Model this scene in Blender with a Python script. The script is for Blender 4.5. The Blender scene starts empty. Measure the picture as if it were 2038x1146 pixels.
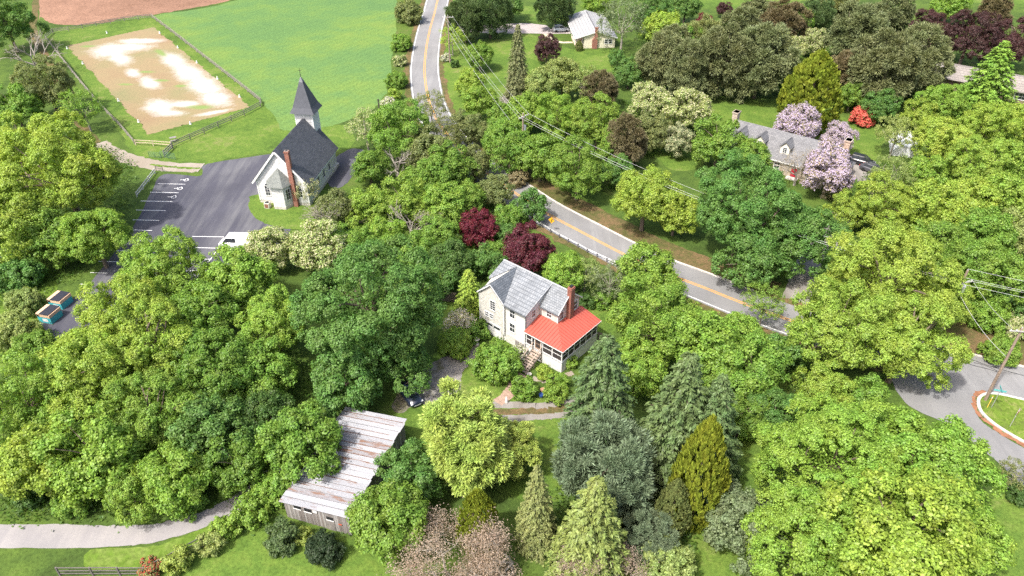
import bpy, bmesh, math, random
import numpy as np
from mathutils import Vector, Matrix
random.seed(11); RNG = np.random.default_rng(11)
SC = bpy.context.scene
C = SC.collection
# ------------------------------------------------------------------ camera, sky, sun, exposure
CAM_H, CAM_F, CAM_T = 61.0, 1480.0, math.radians(36.0)          # metres, focal length in photo pixels, pitch below the horizon
cam_d = bpy.data.cameras.new('camera'); cam = bpy.data.objects.new('camera', cam_d); C.objects.link(cam)
cam_d.sensor_width = 36.0; cam_d.lens = CAM_F / 2038.0 * 36.0; cam_d.clip_start = 1.0; cam_d.clip_end = 9000.0
cam.location = (0, 0, CAM_H); cam.rotation_euler = (math.pi / 2 - CAM_T, 0, 0)
SC.camera = cam
SUN_EL, SUN_AZ = math.radians(57), math.radians(-135)             # azimuth from +y clockwise: the sun stands to the left
wd = bpy.data.worlds.new('World'); SC.world = wd; wd.use_nodes = True
wn = wd.node_tree.nodes; wl = wd.node_tree.links
sky = wn.new('ShaderNodeTexSky'); sky.sky_type = 'NISHITA'; sky.sun_disc = False
sky.sun_elevation = SUN_EL; sky.sun_rotation = SUN_AZ; sky.air_density = 1.0; sky.dust_density = 5.0; sky.ozone_density = 0.2
wl.new(sky.outputs[0], wn['Background'].inputs[0]); wn['Background'].inputs[1].default_value = 0.15
sd = bpy.data.lights.new('sun', 'SUN'); sun = bpy.data.objects.new('sun', sd); C.objects.link(sun)
sd.energy = 2.7; sd.angle = math.radians(2.0); sd.color = (1.0, 0.965, 0.91)
_sv = Vector((math.sin(SUN_AZ) * math.cos(SUN_EL), math.cos(SUN_AZ) * math.cos(SUN_EL), math.sin(SUN_EL)))
sun.rotation_euler = _sv.to_track_quat('Z', 'Y').to_euler(); sun.location = _sv * 120
vs = SC.view_settings; vs.view_transform = 'Standard'; vs.look = 'None'; vs.gamma = 1.0; vs.use_curve_mapping = False
vs.exposure = 1.2
SC.cycles.use_denoising = False
SC.cycles.max_bounces = 6; SC.cycles.diffuse_bounces = 4; SC.cycles.glossy_bounces = 2
SC.cycles.transmission_bounces = 4; SC.cycles.transparent_max_bounces = 6
# ------------------------------------------------------------------ photo pixel -> place
_F = np.array([0, math.cos(CAM_T), -math.sin(CAM_T)]); _U = np.array([0, math.sin(CAM_T), math.cos(CAM_T)]); _R = np.array([1., 0, 0])
def gp(x, y, z=0.0):
    d = _F * CAM_F + _R * (x - 1019.0) - _U * (y - 573.0)
    return np.array([0, 0, CAM_H]) + d * ((z - CAM_H) / d[2])
def pj(p):
    q = np.asarray(p, float) - np.array([0, 0, CAM_H]); Z = q @ _F
    return 1019 + CAM_F * (q @ _R) / Z, 573 - CAM_F * (q @ _U) / Z
def depth(p): return (np.asarray(p, float) - np.array([0, 0, CAM_H])) @ _F
# ------------------------------------------------------------------ materials
def new_mat(name):
    m = bpy.data.materials.new(name); m.use_nodes = True
    nt = m.node_tree; b = nt.nodes['Principled BSDF']
    return m, nt, b
def N(nt, t, **kw):
    n = nt.nodes.new(t)
    for k, v in kw.items():
        if k.startswith('i_'): n.inputs[k[2:]].default_value = v
        else: setattr(n, k, v)
    return n
def noise(nt, scale, detail=4, rough=0.55, vec=None, dist=0.0):
    n = N(nt, 'ShaderNodeTexNoise'); n.inputs['Scale'].default_value = scale; n.inputs['Detail'].default_value = detail
    n.inputs['Roughness'].default_value = rough; n.inputs['Distortion'].default_value = dist
    if vec is not None: nt.links.new(vec, n.inputs['Vector'])
    return n
def ramp(nt, fac, stops):
    r = N(nt, 'ShaderNodeValToRGB'); e = r.color_ramp.elements
    while len(e) < len(stops): e.new(0.5)
    for i, (p, c) in enumerate(stops):
        e[i].position = p; e[i].color = (c[0], c[1], c[2], 1) if not isinstance(c, (int, float)) else (c, c, c, 1)
    nt.links.new(fac, r.inputs[0]); return r
def mix(nt, a, b, fac, mode='MIX'):
    m = N(nt, 'ShaderNodeMix', data_type='RGBA', blend_type=mode)
    for sock, v in ((m.inputs[6], a), (m.inputs[7], b), (m.inputs[0], fac)):
        if hasattr(v, 'links') or hasattr(v, 'is_linked'): nt.links.new(v, sock)
        elif isinstance(v, (int, float)): sock.default_value = v
        else: sock.default_value = (v[0], v[1], v[2], 1)
    return m.outputs[2]
def bump(nt, b, h, strength=0.4, dist=0.05):
    n = N(nt, 'ShaderNodeBump'); n.inputs['Strength'].default_value = strength; n.inputs['Distance'].default_value = dist
    nt.links.new(h, n.inputs['Height']); nt.links.new(n.outputs[0], b.inputs['Normal'])
def coords(nt, scale=None, rot=None, kind='Object'):
    t = N(nt, 'ShaderNodeTexCoord'); o = t.outputs[kind]
    if scale or rot:
        m = N(nt, 'ShaderNodeMapping')
        if scale: m.inputs['Scale'].default_value = scale
        if rot: m.inputs['Rotation'].default_value = rot
        nt.links.new(o, m.inputs['Vector']); o = m.outputs[0]
    return o
MATS = {}
def plain(name, col, rough=0.7, var=0.18, scale=3.0, bmp=0.15, metal=0.0, bscale=None, spec=0.3, objcol=False, stretch=None):
    if name in MATS: return MATS[name]
    m, nt, b = new_mat(name); o = coords(nt, stretch)
    n1 = noise(nt, scale, 5, 0.6, o); n2 = noise(nt, scale * 9, 3, 0.6, o)
    base = col
    if objcol: base = N(nt, 'ShaderNodeObjectInfo').outputs['Color']
    f = ramp(nt, n1.outputs[0], [(0.28, 1 - var), (0.72, 1 + var * 0.5)])
    g = ramp(nt, n2.outputs[0], [(0.25, 1 - var * 0.6), (0.75, 1 + var * 0.3)])
    c = mix(nt, base, f.outputs[0], 1.0, 'MULTIPLY'); c = mix(nt, c, g.outputs[0], 1.0, 'MULTIPLY')
    nt.links.new(c, b.inputs['Base Color'])
    b.inputs['Roughness'].default_value = rough; b.inputs['Metallic'].default_value = metal; b.inputs['Specular IOR Level'].default_value = spec
    if bmp: bump(nt, b, (noise(nt, bscale or scale * 12, 3, 0.6, o)).outputs[0], bmp, 0.02)
    MATS[name] = m; return m
def grass_mat(name, stops, scale=0.06, fine=3.0, extra=None, bmp=0.5):
    m, nt, b = new_mat(name); o = coords(nt)
    n0 = noise(nt, scale, 5, 0.6, o, 0.4); n1 = noise(nt, scale * 7, 5, 0.65, o, 0.3); n2 = noise(nt, fine, 4, 0.7, o)
    mx = N(nt, 'ShaderNodeMath', operation='ADD'); nt.links.new(n0.outputs[0], mx.inputs[0])
    m2 = N(nt, 'ShaderNodeMath', operation='MULTIPLY_ADD'); nt.links.new(n1.outputs[0], m2.inputs[0]); m2.inputs[1].default_value = 0.7; m2.inputs[2].default_value = -0.35
    nt.links.new(m2.outputs[0], mx.inputs[1])
    r = ramp(nt, mx.outputs[0], stops)
    f = ramp(nt, n2.outputs[0], [(0.25, 0.55), (0.5, 1.0), (0.78, 1.35)])
    c = mix(nt, r.outputs[0], f.outputs[0], 1.0, 'MULTIPLY')
    if extra: c = extra(nt, o, c)
    nt.links.new(c, b.inputs['Base Color']); b.inputs['Roughness'].default_value = 0.9; b.inputs['Specular IOR Level'].default_value = 0.1
    bump(nt, b, n2.outputs[0], bmp, 0.12); return m
def tracks(strength, scale, rotz, distortion=2.0):
    def ex(nt, o, c):
        mp = N(nt, 'ShaderNodeMapping'); mp.inputs['Rotation'].default_value = (0, 0, rotz); nt.links.new(o, mp.inputs['Vector'])
        w = N(nt, 'ShaderNodeTexWave', wave_type='BANDS', bands_direction='X'); w.inputs['Scale'].default_value = scale
        w.inputs['Distortion'].default_value = distortion; w.inputs['Detail'].default_value = 3; w.inputs['Detail Scale'].default_value = 0.25
        nt.links.new(mp.outputs[0], w.inputs['Vector'])
        r = ramp(nt, w.outputs[0], [(0.0, 1 - strength), (0.55, 1.0), (1.0, 1 + strength * 0.35)])
        return mix(nt, c, r.outputs[0], 1.0, 'MULTIPLY')
    return ex
M_GROUND = grass_mat('rough_grass', [(0.2, (0.03, 0.045, 0.012)), (0.4, (0.05, 0.085, 0.018)), (0.6, (0.075, 0.12, 0.022)), (0.8, (0.10, 0.10, 0.04))], 0.05)
M_LAWN = grass_mat('lawn_grass', [(0.2, (0.045, 0.08, 0.016)), (0.42, (0.075, 0.13, 0.022)), (0.58, (0.10, 0.155, 0.027)), (0.8, (0.16, 0.17, 0.06))], 0.11)
M_CROP = grass_mat('crop', [(0.2, (0.072, 0.142, 0.05)), (0.45, (0.09, 0.165, 0.05)), (0.62, (0.115, 0.185, 0.045)), (0.85, (0.155, 0.205, 0.05))], 0.02, 2.2, tracks(0.05, 0.16, 0.55, 1.2))
M_PLOUGH = grass_mat('ploughed_soil', [(0.2, (0.15, 0.085, 0.055)), (0.5, (0.225, 0.13, 0.088)), (0.8, (0.29, 0.17, 0.115))], 0.03, 1.5, tracks(0.22, 0.32, 1.2, 4.0))
M_VERGE = grass_mat('leaf_litter', [(0.25, (0.06, 0.075, 0.018)), (0.45, (0.085, 0.08, 0.03)), (0.65, (0.15, 0.10, 0.052)), (0.85, (0.10, 0.11, 0.03))], 0.16, 4.0)
M_ROUGH2 = grass_mat('long_grass', [(0.2, (0.05, 0.085, 0.016)), (0.5, (0.09, 0.15, 0.02)), (0.8, (0.15, 0.19, 0.05))], 0.15, 2.0)
def asphalt(name, c0, c1, wear, wrot, wamt):
    m, nt, b = new_mat(name); o = coords(nt)
    n0 = noise(nt, 0.12, 5, 0.6, o); n2 = noise(nt, 14, 3, 0.7, o)
    r = ramp(nt, n0.outputs[0], [(0.3, c0), (0.7, c1)])
    mp = N(nt, 'ShaderNodeMapping'); mp.inputs['Rotation'].default_value = (0, 0, wrot); mp.inputs['Scale'].default_value = (0.55, 0.05, 1)
    nt.links.new(o, mp.inputs['Vector']); n3 = noise(nt, 1.0, 5, 0.65, mp.outputs[0], 0.3)
    n4 = noise(nt, 0.06, 3, 0.5, o); mm = N(nt, 'ShaderNodeMath', operation='MULTIPLY')
    wr = ramp(nt, n3.outputs[0], [(0.42, 0.0), (0.70, 1.0)]); w2 = ramp(nt, n4.outputs[0], [(0.38, 0.25), (0.62, 1.0)])
    nt.links.new(wr.outputs[0], mm.inputs[0]); nt.links.new(w2.outputs[0], mm.inputs[1])
    m3 = N(nt, 'ShaderNodeMath', operation='MULTIPLY'); nt.links.new(mm.outputs[0], m3.inputs[0]); m3.inputs[1].default_value = wamt
    c = mix(nt, r.outputs[0], wear, m3.outputs[0])
    f = ramp(nt, n2.outputs[0], [(0.3, 0.82), (0.7, 1.12)]); c = mix(nt, c, f.outputs[0], 1.0, 'MULTIPLY')
    nt.links.new(c, b.inputs['Base Color']); b.inputs['Roughness'].default_value = 0.85; b.inputs['Specular IOR Level'].default_value = 0.25
    bump(nt, b, n2.outputs[0], 0.25, 0.02); return m
M_ROAD = asphalt('road_asphalt', (0.15, 0.149, 0.15), (0.20, 0.198, 0.198), (0.26, 0.258, 0.255), 0.7, 0.6)
M_LOT = asphalt('lot_asphalt', (0.05, 0.05, 0.064), (0.07, 0.07, 0.088), (0.18, 0.18, 0.18), -0.46, 0.6)
M_LANE = asphalt('lane_asphalt', (0.20, 0.19, 0.195), (0.27, 0.255, 0.25), (0.36, 0.335, 0.31), -1.35, 0.6)
M_GRAVEL = asphalt('gravel', (0.13, 0.12, 0.10), (0.22, 0.20, 0.18), (0.32, 0.30, 0.285), 0.9, 0.9)
M_DIRT = asphalt('dirt_track_soil', (0.20, 0.165, 0.12), (0.27, 0.235, 0.19), (0.33, 0.30, 0.27), -1.4, 0.6)
M_WHITEPAINT = plain('white_road_paint', (0.75, 0.75, 0.73), 0.6, 0.25, 1.5)
M_YELLOW = plain('yellow_road_paint', (0.72, 0.34, 0.03), 0.6, 0.25, 1.5)
M_CONC = plain('concrete', (0.50, 0.47, 0.43), 0.85, 0.25, 1.2, 0.3)
M_WHITE = plain('white_painted_wood', (0.64, 0.64, 0.63), 0.55, 0.06, 0.8, 0.05)
M_BRICK = None
def brick_mat(name, c1, c2, mortar, sx, sy, axis='XZ', bs=0.5):
    m, nt, b = new_mat(name); t = N(nt, 'ShaderNodeTexCoord'); s = N(nt, 'ShaderNodeSeparateXYZ'); nt.links.new(t.outputs['Object'], s.inputs[0])
    ad = N(nt, 'ShaderNodeMath', operation='ADD'); nt.links.new(s.outputs[0], ad.inputs[0]); nt.links.new(s.outputs[1], ad.inputs[1])
    cb = N(nt, 'ShaderNodeCombineXYZ'); nt.links.new(ad.outputs[0], cb.inputs[0]); nt.links.new(s.outputs[2], cb.inputs[1])
    br = N(nt, 'ShaderNodeTexBrick'); nt.links.new(cb.outputs[0], br.inputs['Vector'])
    br.inputs['Color1'].default_value = (*c1, 1); br.inputs['Color2'].default_value = (*c2, 1); br.inputs['Mortar'].default_value = (*mortar, 1)
    br.inputs['Scale'].default_value = 1.0; br.inputs['Brick Width'].default_value = sx; br.inputs['Row Height'].default_value = sy
    br.inputs['Mortar Size'].default_value = sy * 0.09; br.inputs['Bias'].default_value = -0.2
    n = noise(nt, 2.5, 4, 0.6, t.outputs['Object']); f = ramp(nt, n.outputs[0], [(0.3, 0.75), (0.7, 1.15)])
    c = mix(nt, br.outputs[0], f.outputs[0], 1.0, 'MULTIPLY'); nt.links.new(c, b.inputs['Base Color']); b.inputs['Roughness'].default_value = 0.88
    inv = N(nt, 'ShaderNodeMath', operation='SUBTRACT'); inv.inputs[0].default_value = 1; nt.links.new(br.outputs['Fac'], inv.inputs[1]); bump(nt, b, inv.outputs[0], bs, 0.02)
    return m
M_BRICK = brick_mat('red_brick', (0.22, 0.07, 0.045), (0.30, 0.10, 0.065), (0.28, 0.21, 0.17), 0.22, 0.075)
M_STONE = brick_mat('tan_fieldstone', (0.30, 0.235, 0.175), (0.40, 0.33, 0.26), (0.44, 0.40, 0.35), 0.55, 0.30)
M_SIDING = brick_mat('cream_clapboard', (0.55, 0.53, 0.48), (0.585, 0.565, 0.515), (0.40, 0.385, 0.345), 60.0, 0.16, bs=0.35)
M_SIDINGW = brick_mat('white_clapboard', (0.60, 0.60, 0.59), (0.635, 0.635, 0.625), (0.48, 0.48, 0.48), 60.0, 0.15, bs=0.3)
M_SIDINGY = brick_mat('pale_yellow_siding', (0.62, 0.58, 0.44), (0.66, 0.62, 0.48), (0.5, 0.47, 0.36), 60.0, 0.2, bs=0.25)
def shingle(name, c1, c2, mortar, sx, sy, along='X', var=0.3):
    """courses follow the local slope: along = axis of the ridge"""
    m, nt, b = new_mat(name); t = N(nt, 'ShaderNodeTexCoord'); s = N(nt, 'ShaderNodeSeparateXYZ'); nt.links.new(t.outputs['Object'], s.inputs[0])
    ln = N(nt, 'ShaderNodeVectorMath', operation='LENGTH'); c2_ = N(nt, 'ShaderNodeCombineXYZ')
    i = 1 if along == 'X' else 0
    nt.links.new(s.outputs[i], c2_.inputs[0]); nt.links.new(s.outputs[2], c2_.inputs[1])
    cb = N(nt, 'ShaderNodeCombineXYZ'); nt.links.new(s.outputs[1 - i], cb.inputs[0])
    mu = N(nt, 'ShaderNodeMath', operation='MULTIPLY'); mu.inputs[1].default_value = 1.35; nt.links.new(s.outputs[2], mu.inputs[0]); nt.links.new(mu.outputs[0], cb.inputs[1])
    br = N(nt, 'ShaderNodeTexBrick'); nt.links.new(cb.outputs[0], br.inputs['Vector'])
    br.inputs['Color1'].default_value = (*c1, 1); br.inputs['Color2'].default_value = (*c2, 1); br.inputs['Mortar'].default_value = (*mortar, 1)
    br.inputs['Scale'].default_value = 1.0; br.inputs['Brick Width'].default_value = sx; br.inputs['Row Height'].default_value = sy
    br.inputs['Mortar Size'].default_value = sy * 0.10; br.inputs['Bias'].default_value = 0.0
    n = noise(nt, 0.9, 5, 0.65, t.outputs['Object']); f = ramp(nt, n.outputs[0], [(0.28, 1 - var), (0.72, 1 + var * 0.6)])
    n5 = noise(nt, 7, 3, 0.7, t.outputs['Object']); f5 = ramp(nt, n5.outputs[0], [(0.3, 0.8), (0.62, 1.0), (0.74, 1.3)])
    c = mix(nt, br.outputs[0], f.outputs[0], 1.0, 'MULTIPLY'); c = mix(nt, c, f5.outputs[0], 1.0, 'MULTIPLY')
    nt.links.new(c, b.inputs['Base Color']); b.inputs['Roughness'].default_value = 0.7
    inv = N(nt, 'ShaderNodeMath', operation='SUBTRACT'); inv.inputs[0].default_value = 1; nt.links.new(br.outputs['Fac'], inv.inputs[1]); bump(nt, b, inv.outputs[0], 0.5, 0.03)
    return m
M_SLATE = shingle('grey_slate', (0.17, 0.185, 0.20), (0.245, 0.26, 0.275), (0.11, 0.12, 0.135), 0.32, 0.26)
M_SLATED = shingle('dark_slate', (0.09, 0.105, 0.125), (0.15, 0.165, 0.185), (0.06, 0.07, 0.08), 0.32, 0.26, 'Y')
M_CHURCHROOF = shingle('charcoal_shingle', (0.055, 0.06, 0.072), (0.095, 0.10, 0.115), (0.035, 0.038, 0.045), 0.5, 0.2, 'Y', 0.15)
M_GREYSHING = shingle('grey_shingle', (0.13, 0.13, 0.137), (0.18, 0.18, 0.185), (0.085, 0.085, 0.09), 0.6, 0.22, 'X', 0.2)
M_PALESHING = shingle('pale_shingle', (0.29, 0.29, 0.295), (0.35, 0.35, 0.35), (0.23, 0.23, 0.23), 0.8, 0.3, 'Y', 0.12)
M_TANROOF = shingle('tan_shingle', (0.24, 0.21, 0.185), (0.29, 0.26, 0.23), (0.18, 0.16, 0.14), 0.8, 0.3, 'X', 0.15)
M_REDMETAL = plain('red_metal_roof', (0.37, 0.085, 0.06), 0.45, 0.12, 0.6, 0.05, spec=0.4)
M_OLDWOOD = plain('weathered_wood', (0.26, 0.24, 0.225), 0.85, 0.45, 1.6, 0.3, stretch=(3, 3, 0.35))
M_FENCEWOOD = plain('grey_fence_wood', (0.24, 0.22, 0.19), 0.85, 0.3, 2.0, 0.2)
M_PALEWOOD = plain('new_pale_wood', (0.52, 0.43, 0.31), 0.8, 0.2, 1.5, 0.15)
M_STAIR = plain('grey_brown_deck_wood', (0.36, 0.29, 0.235), 0.8, 0.25, 2.0, 0.2)
M_DARK = plain('black_metal', (0.02, 0.021, 0.024), 0.5, 0.1, 2, 0.05)
M_GALV = plain('galvanised_steel', (0.50, 0.51, 0.53), 0.45, 0.12, 2, 0.05, metal=0.6)
M_GREENMETAL = plain('green_enamel_metal', (0.08, 0.16, 0.12), 0.5, 0.15, 2, 0.05)
M_GREYPAINT = plain('grey_trim', (0.36, 0.37, 0.38), 0.6, 0.12, 2, 0.05)
def glass_mat(name, col, rough=0.08):
    m, nt, b = new_mat(name); o = coords(nt); n = noise(nt, 1.3, 2, 0.5, o); r = ramp(nt, n.outputs[0], [(0.3, (col[0] * .6, col[1] * .6, col[2] * .6)), (0.7, (col[0] * 1.5, col[1] * 1.5, col[2] * 1.5))])
    nt.links.new(r.outputs[0], b.inputs['Base Color']); b.inputs['Roughness'].default_value = rough; b.inputs['Specular IOR Level'].default_value = 0.7; return m
M_GLASS = glass_mat('window_glass', (0.035, 0.04, 0.047))
M_SCREEN = plain('porch_screen', (0.045, 0.038, 0.038), 0.75, 0.3, 2.5, 0.1)
M_BARK = plain('bark', (0.16, 0.125, 0.095), 0.95, 0.35, 3.0, 0.6, stretch=(1, 1, 0.3))
M_BARKGREY = plain('grey_bark', (0.30, 0.27, 0.235), 0.95, 0.3, 3.0, 0.5, stretch=(1, 1, 0.3))
def leaf_mat(name, blossom=None, frac=0.3, trans=0.44, gloss=0.02):
    m = bpy.data.materials.new(name); m.use_nodes = True; nt = m.node_tree; nt.nodes.clear()
    out = N(nt, 'ShaderNodeOutputMaterial'); oi = N(nt, 'ShaderNodeObjectInfo'); at = N(nt, 'ShaderNodeAttribute', attribute_name='leaf')
    o = coords(nt); n = noise(nt, 2.6, 3, 0.6, o)
    hs = N(nt, 'ShaderNodeHueSaturation'); nt.links.new(oi.outputs['Color'], hs.inputs['Color'])
    mh = N(nt, 'ShaderNodeMapRange'); nt.links.new(n.outputs[0], mh.inputs[0]); mh.inputs[1].default_value = 0.3; mh.inputs[2].default_value = 0.7; mh.inputs[3].default_value = 0.485; mh.inputs[4].default_value = 0.518
    nt.links.new(mh.outputs[0], hs.inputs['Hue'])
    mv = N(nt, 'ShaderNodeMapRange'); nt.links.new(at.outputs['Fac'], mv.inputs[0]); mv.inputs[3].default_value = 0.62; mv.inputs[4].default_value = 1.38; nt.links.new(mv.outputs[0], hs.inputs['Value'])
    c = hs.outputs[0]
    if blossom:
        gt = N(nt, 'ShaderNodeMath', operation='LESS_THAN'); mm = N(nt, 'ShaderNodeMath', operation='FRACT'); ml = N(nt, 'ShaderNodeMath', operation='MULTIPLY'); ml.inputs[1].default_value = 7.31
        nt.links.new(at.outputs['Fac'], ml.inputs[0]); nt.links.new(ml.outputs[0], mm.inputs[0]); nt.links.new(mm.outputs[0], gt.inputs[0]); gt.inputs[1].default_value = frac
        c = mix(nt, c, blossom, gt.outputs[0])
    d = N(nt, 'ShaderNodeBsdfDiffuse'); t = N(nt, 'ShaderNodeBsdfTranslucent'); g = N(nt, 'ShaderNodeBsdfGlossy'); g.inputs['Roughness'].default_value = 0.5; g.inputs['Color'].default_value = (0.8, 0.85, 0.8, 1)
    nt.links.new(c, d.inputs[0]); tc = mix(nt, c, (1.25, 1.2, 0.5), 1.0, 'MULTIPLY'); nt.links.new(tc, t.inputs[0])
    m1 = N(nt, 'ShaderNodeMixShader'); m1.inputs[0].default_value = trans; nt.links.new(d.outputs[0], m1.inputs[1]); nt.links.new(t.outputs[0], m1.inputs[2])
    m2 = N(nt, 'ShaderNodeMixShader'); m2.inputs[0].default_value = gloss; nt.links.new(m1.outputs[0], m2.inputs[1]); nt.links.new(g.outputs[0], m2.inputs[2])
    nt.links.new(m2.outputs[0], out.inputs[0]); return m
M_LEAF = leaf_mat('foliage')
M_NEEDLE = leaf_mat('needles', trans=0.2, gloss=0.02)
M_CREAMBLOSSOM = leaf_mat('cream_blossom_foliage', (0.50, 0.49, 0.30), 0.32, 0.35)
M_LILAC = leaf_mat('lilac_blossom_foliage', (0.42, 0.35, 0.46), 0.72, 0.3)
M_CORAL = leaf_mat('coral_blossom_foliage', (0.62, 0.13, 0.10), 0.88, 0.3)
M_WHITEFLOWER = leaf_mat('white_flower_foliage', (0.62, 0.58, 0.58), 0.5, 0.3)
M_BLUSH = leaf_mat('blush_blossom_foliage', (0.74, 0.68, 0.65), 0.72, 0.4)
M_ROSE = leaf_mat('rose_foliage', (0.45, 0.05, 0.05), 0.3, 0.3)
# ------------------------------------------------------------------ mesh and object helpers
def tag(o, label=None, cat=None, group=None, kind=None):
    if label: o['label'] = label
    if cat: o['category'] = cat
    if group: o['group'] = group
    if kind: o['kind'] = kind
    return o
def empty(name, loc, rz=0.0, scale=(1, 1, 1)):
    o = bpy.data.objects.new(name, None); C.objects.link(o); o.location = loc; o.rotation_euler = (0, 0, rz); o.scale = scale
    o.empty_display_size = 0.3; return o
def link(name, me, parent=None):
    o = bpy.data.objects.new(name, me); C.objects.link(o)
    if parent: o.parent = parent
    return o
class MB:
    def __init__(s): s.v = []; s.f = []
    def add(s, vs_, fs_):
        n = len(s.v); s.v += [tuple(map(float, v)) for v in vs_]; s.f += [tuple(i + n for i in f) for f in fs_]; return s
    def hexa(s, p):  # 8 points: bottom 4 (ccw), top 4
        return s.add(p, [(3, 2, 1, 0), (4, 5, 6, 7), (0, 1, 5, 4), (1, 2, 6, 5), (2, 3, 7, 6), (3, 0, 4, 7)])
    def box(s, x0, x1, y0, y1, z0, z1):
        return s.hexa([(x0, y0, z0), (x1, y0, z0), (x1, y1, z0), (x0, y1, z0), (x0, y0, z1), (x1, y0, z1), (x1, y1, z1), (x0, y1, z1)])
    def obox(s, o, r, n, u, a0, a1, b0, b1, c0, c1):  # oriented box: o origin, r right, n outward normal, u up
        o, r, n, u = map(np.array, (o, r, n, u)); P = lambda a, b, c: o + r * a + n * b + u * c
        return s.hexa([P(a0, b0, c0), P(a1, b0, c0), P(a1, b1, c0), P(a0, b1, c0), P(a0, b0, c1), P(a1, b0, c1), P(a1, b1, c1), P(a0, b1, c1)])
    def prism(s, poly, ext):  # poly: list of 3d points, ext: vector
        n = len(poly); e = np.array(ext, float); a = [np.array(p, float) for p in poly]; b = [p + e for p in a]
        return s.add(a + b, [tuple(range(n - 1, -1, -1)), tuple(range(n, 2 * n))] + [(i, (i + 1) % n, n + (i + 1) % n, n + i) for i in range(n)])
    def slab(s, quad, t):  # thin slab from a quad, thickness t along -normal
        a = [np.array(p, float) for p in quad]; nn = np.cross(a[1] - a[0], a[2] - a[0]); nn /= np.linalg.norm(nn); b = [p - nn * t for p in a]
        n = len(a); return s.add(b + a, [tuple(range(n - 1, -1, -1)), tuple(range(n, 2 * n))] + [(i, (i + 1) % n, n + (i + 1) % n, n + i) for i in range(n)])
    def tube(s, p0, p1, r0, r1=None, n=8):
        r1 = r0 if r1 is None else r1; p0, p1 = np.array(p0, float), np.array(p1, float); d = p1 - p0; L = np.linalg.norm(d); d = d / max(L, 1e-9)
        a = np.cross(d, (0, 0, 1.0)) if abs(d[2]) < 0.95 else np.cross(d, (1.0, 0, 0)); a /= np.linalg.norm(a); b = np.cross(d, a)
        k = [(math.cos(2 * math.pi * i / n), math.sin(2 * math.pi * i / n)) for i in range(n)]
        v = [p0 + (a * c + b * s_) * r0 for c, s_ in k] + [p1 + (a * c + b * s_) * r1 for c, s_ in k]
        return s.add(v, [tuple(range(n - 1, -1, -1)), tuple(range(n, 2 * n))] + [(i, (i + 1) % n, n + (i + 1) % n, n + i) for i in range(n)])
    def lathe(s, prof, n=12, c=(0, 0)):  # prof: (r, z)
        v = []; f = []; m = len(prof)
        for r, z in prof:
            for i in range(n): v.append((c[0] + r * math.cos(2 * math.pi * i / n), c[1] + r * math.sin(2 * math.pi * i / n), z))
        for j in range(m - 1):
            for i in range(n): f.append((j * n + i, j * n + (i + 1) % n, (j + 1) * n + (i + 1) % n, (j + 1) * n + i))
        f.append(tuple(range(n - 1, -1, -1))); f.append(tuple(range((m - 1) * n, m * n))); return s.add(v, f)
    def mesh(s, name, mat, bevel=0.0, smooth=False):
        me = bpy.data.meshes.new(name); me.from_pydata(s.v, [], s.f); me.materials.append(mat)
        if bevel > 0 or True:
            bm = bmesh.new(); bm.from_mesh(me)
            if bevel > 0: bmesh.ops.bevel(bm, geom=[e for e in bm.edges if e.is_manifold and e.calc_face_angle(0) > 0.5], offset=bevel, segments=2, affect='EDGES', profile=0.5)
            bmesh.ops.recalc_face_normals(bm, faces=bm.faces); bm.to_mesh(me); bm.free()
        if smooth: me.polygons.foreach_set('use_smooth', [True] * len(me.polygons))
        return me
    def build(s, name, mat, parent=None, bevel=0.0, smooth=False): return link(name, s.mesh(name, mat, bevel, smooth), parent)
_unit = {}
def unit_box(mat):
    if mat.name not in _unit: _unit[mat.name] = MB().box(-.5, .5, -.5, .5, -.5, .5).mesh('board_' + mat.name, mat)
    return _unit[mat.name]
def stick(name, mat, parent, p0, p1, w, h, up=(0, 0, 1)):
    """a board from p0 to p1 sharing one unit mesh: w across, h upwards"""
    p0, p1 = Vector(p0), Vector(p1); d = p1 - p0; L = d.length; x = d.normalized(); y = Vector(up).cross(x).normalized(); z = x.cross(y)
    o = link(name, unit_box(mat), parent); m = Matrix(((x.x * L, y.x * w, z.x * h, 0), (x.y * L, y.y * w, z.y * h, 0), (x.z * L, y.z * w, z.z * h, 0), (0, 0, 0, 1)))
    m.translation = (p0 + p1) / 2; o.matrix_local = m; return o
def catmull(pts, closed=True, n=6):
    P = [np.array(p, float) for p in pts]; out = []; L = len(P)
    for i in range(L if closed else L - 1):
        g = (lambda k: P[k % L]) if closed else (lambda k: P[min(max(k, 0), L - 1)])
        a, b, c, d = g(i - 1), g(i), g(i + 1), g(i + 2)
        for k in range(n):
            t = k / n; out.append(0.5 * ((2 * b) + (c - a) * t + (2 * a - 5 * b + 4 * c - d) * t * t + (3 * b - a - 3 * c + d) * t ** 3))
    if not closed: out.append(P[-1])
    return out
def flat(name, pts, z, mat, kind='structure', parent=None):
    me = bpy.data.meshes.new(name); me.from_pydata([(p[0], p[1], z) for p in pts], [], [tuple(range(len(pts)))]); me.materials.append(mat)
    bm = bmesh.new(); bm.from_mesh(me); bmesh.ops.triangulate(bm, faces=bm.faces)
    for f in bm.faces:
        if f.normal.z < 0: f.normal_flip()
    bm.to_mesh(me); bm.free(); o = link(name, me, parent)
    if kind and not parent: o['kind'] = kind
    return o
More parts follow.
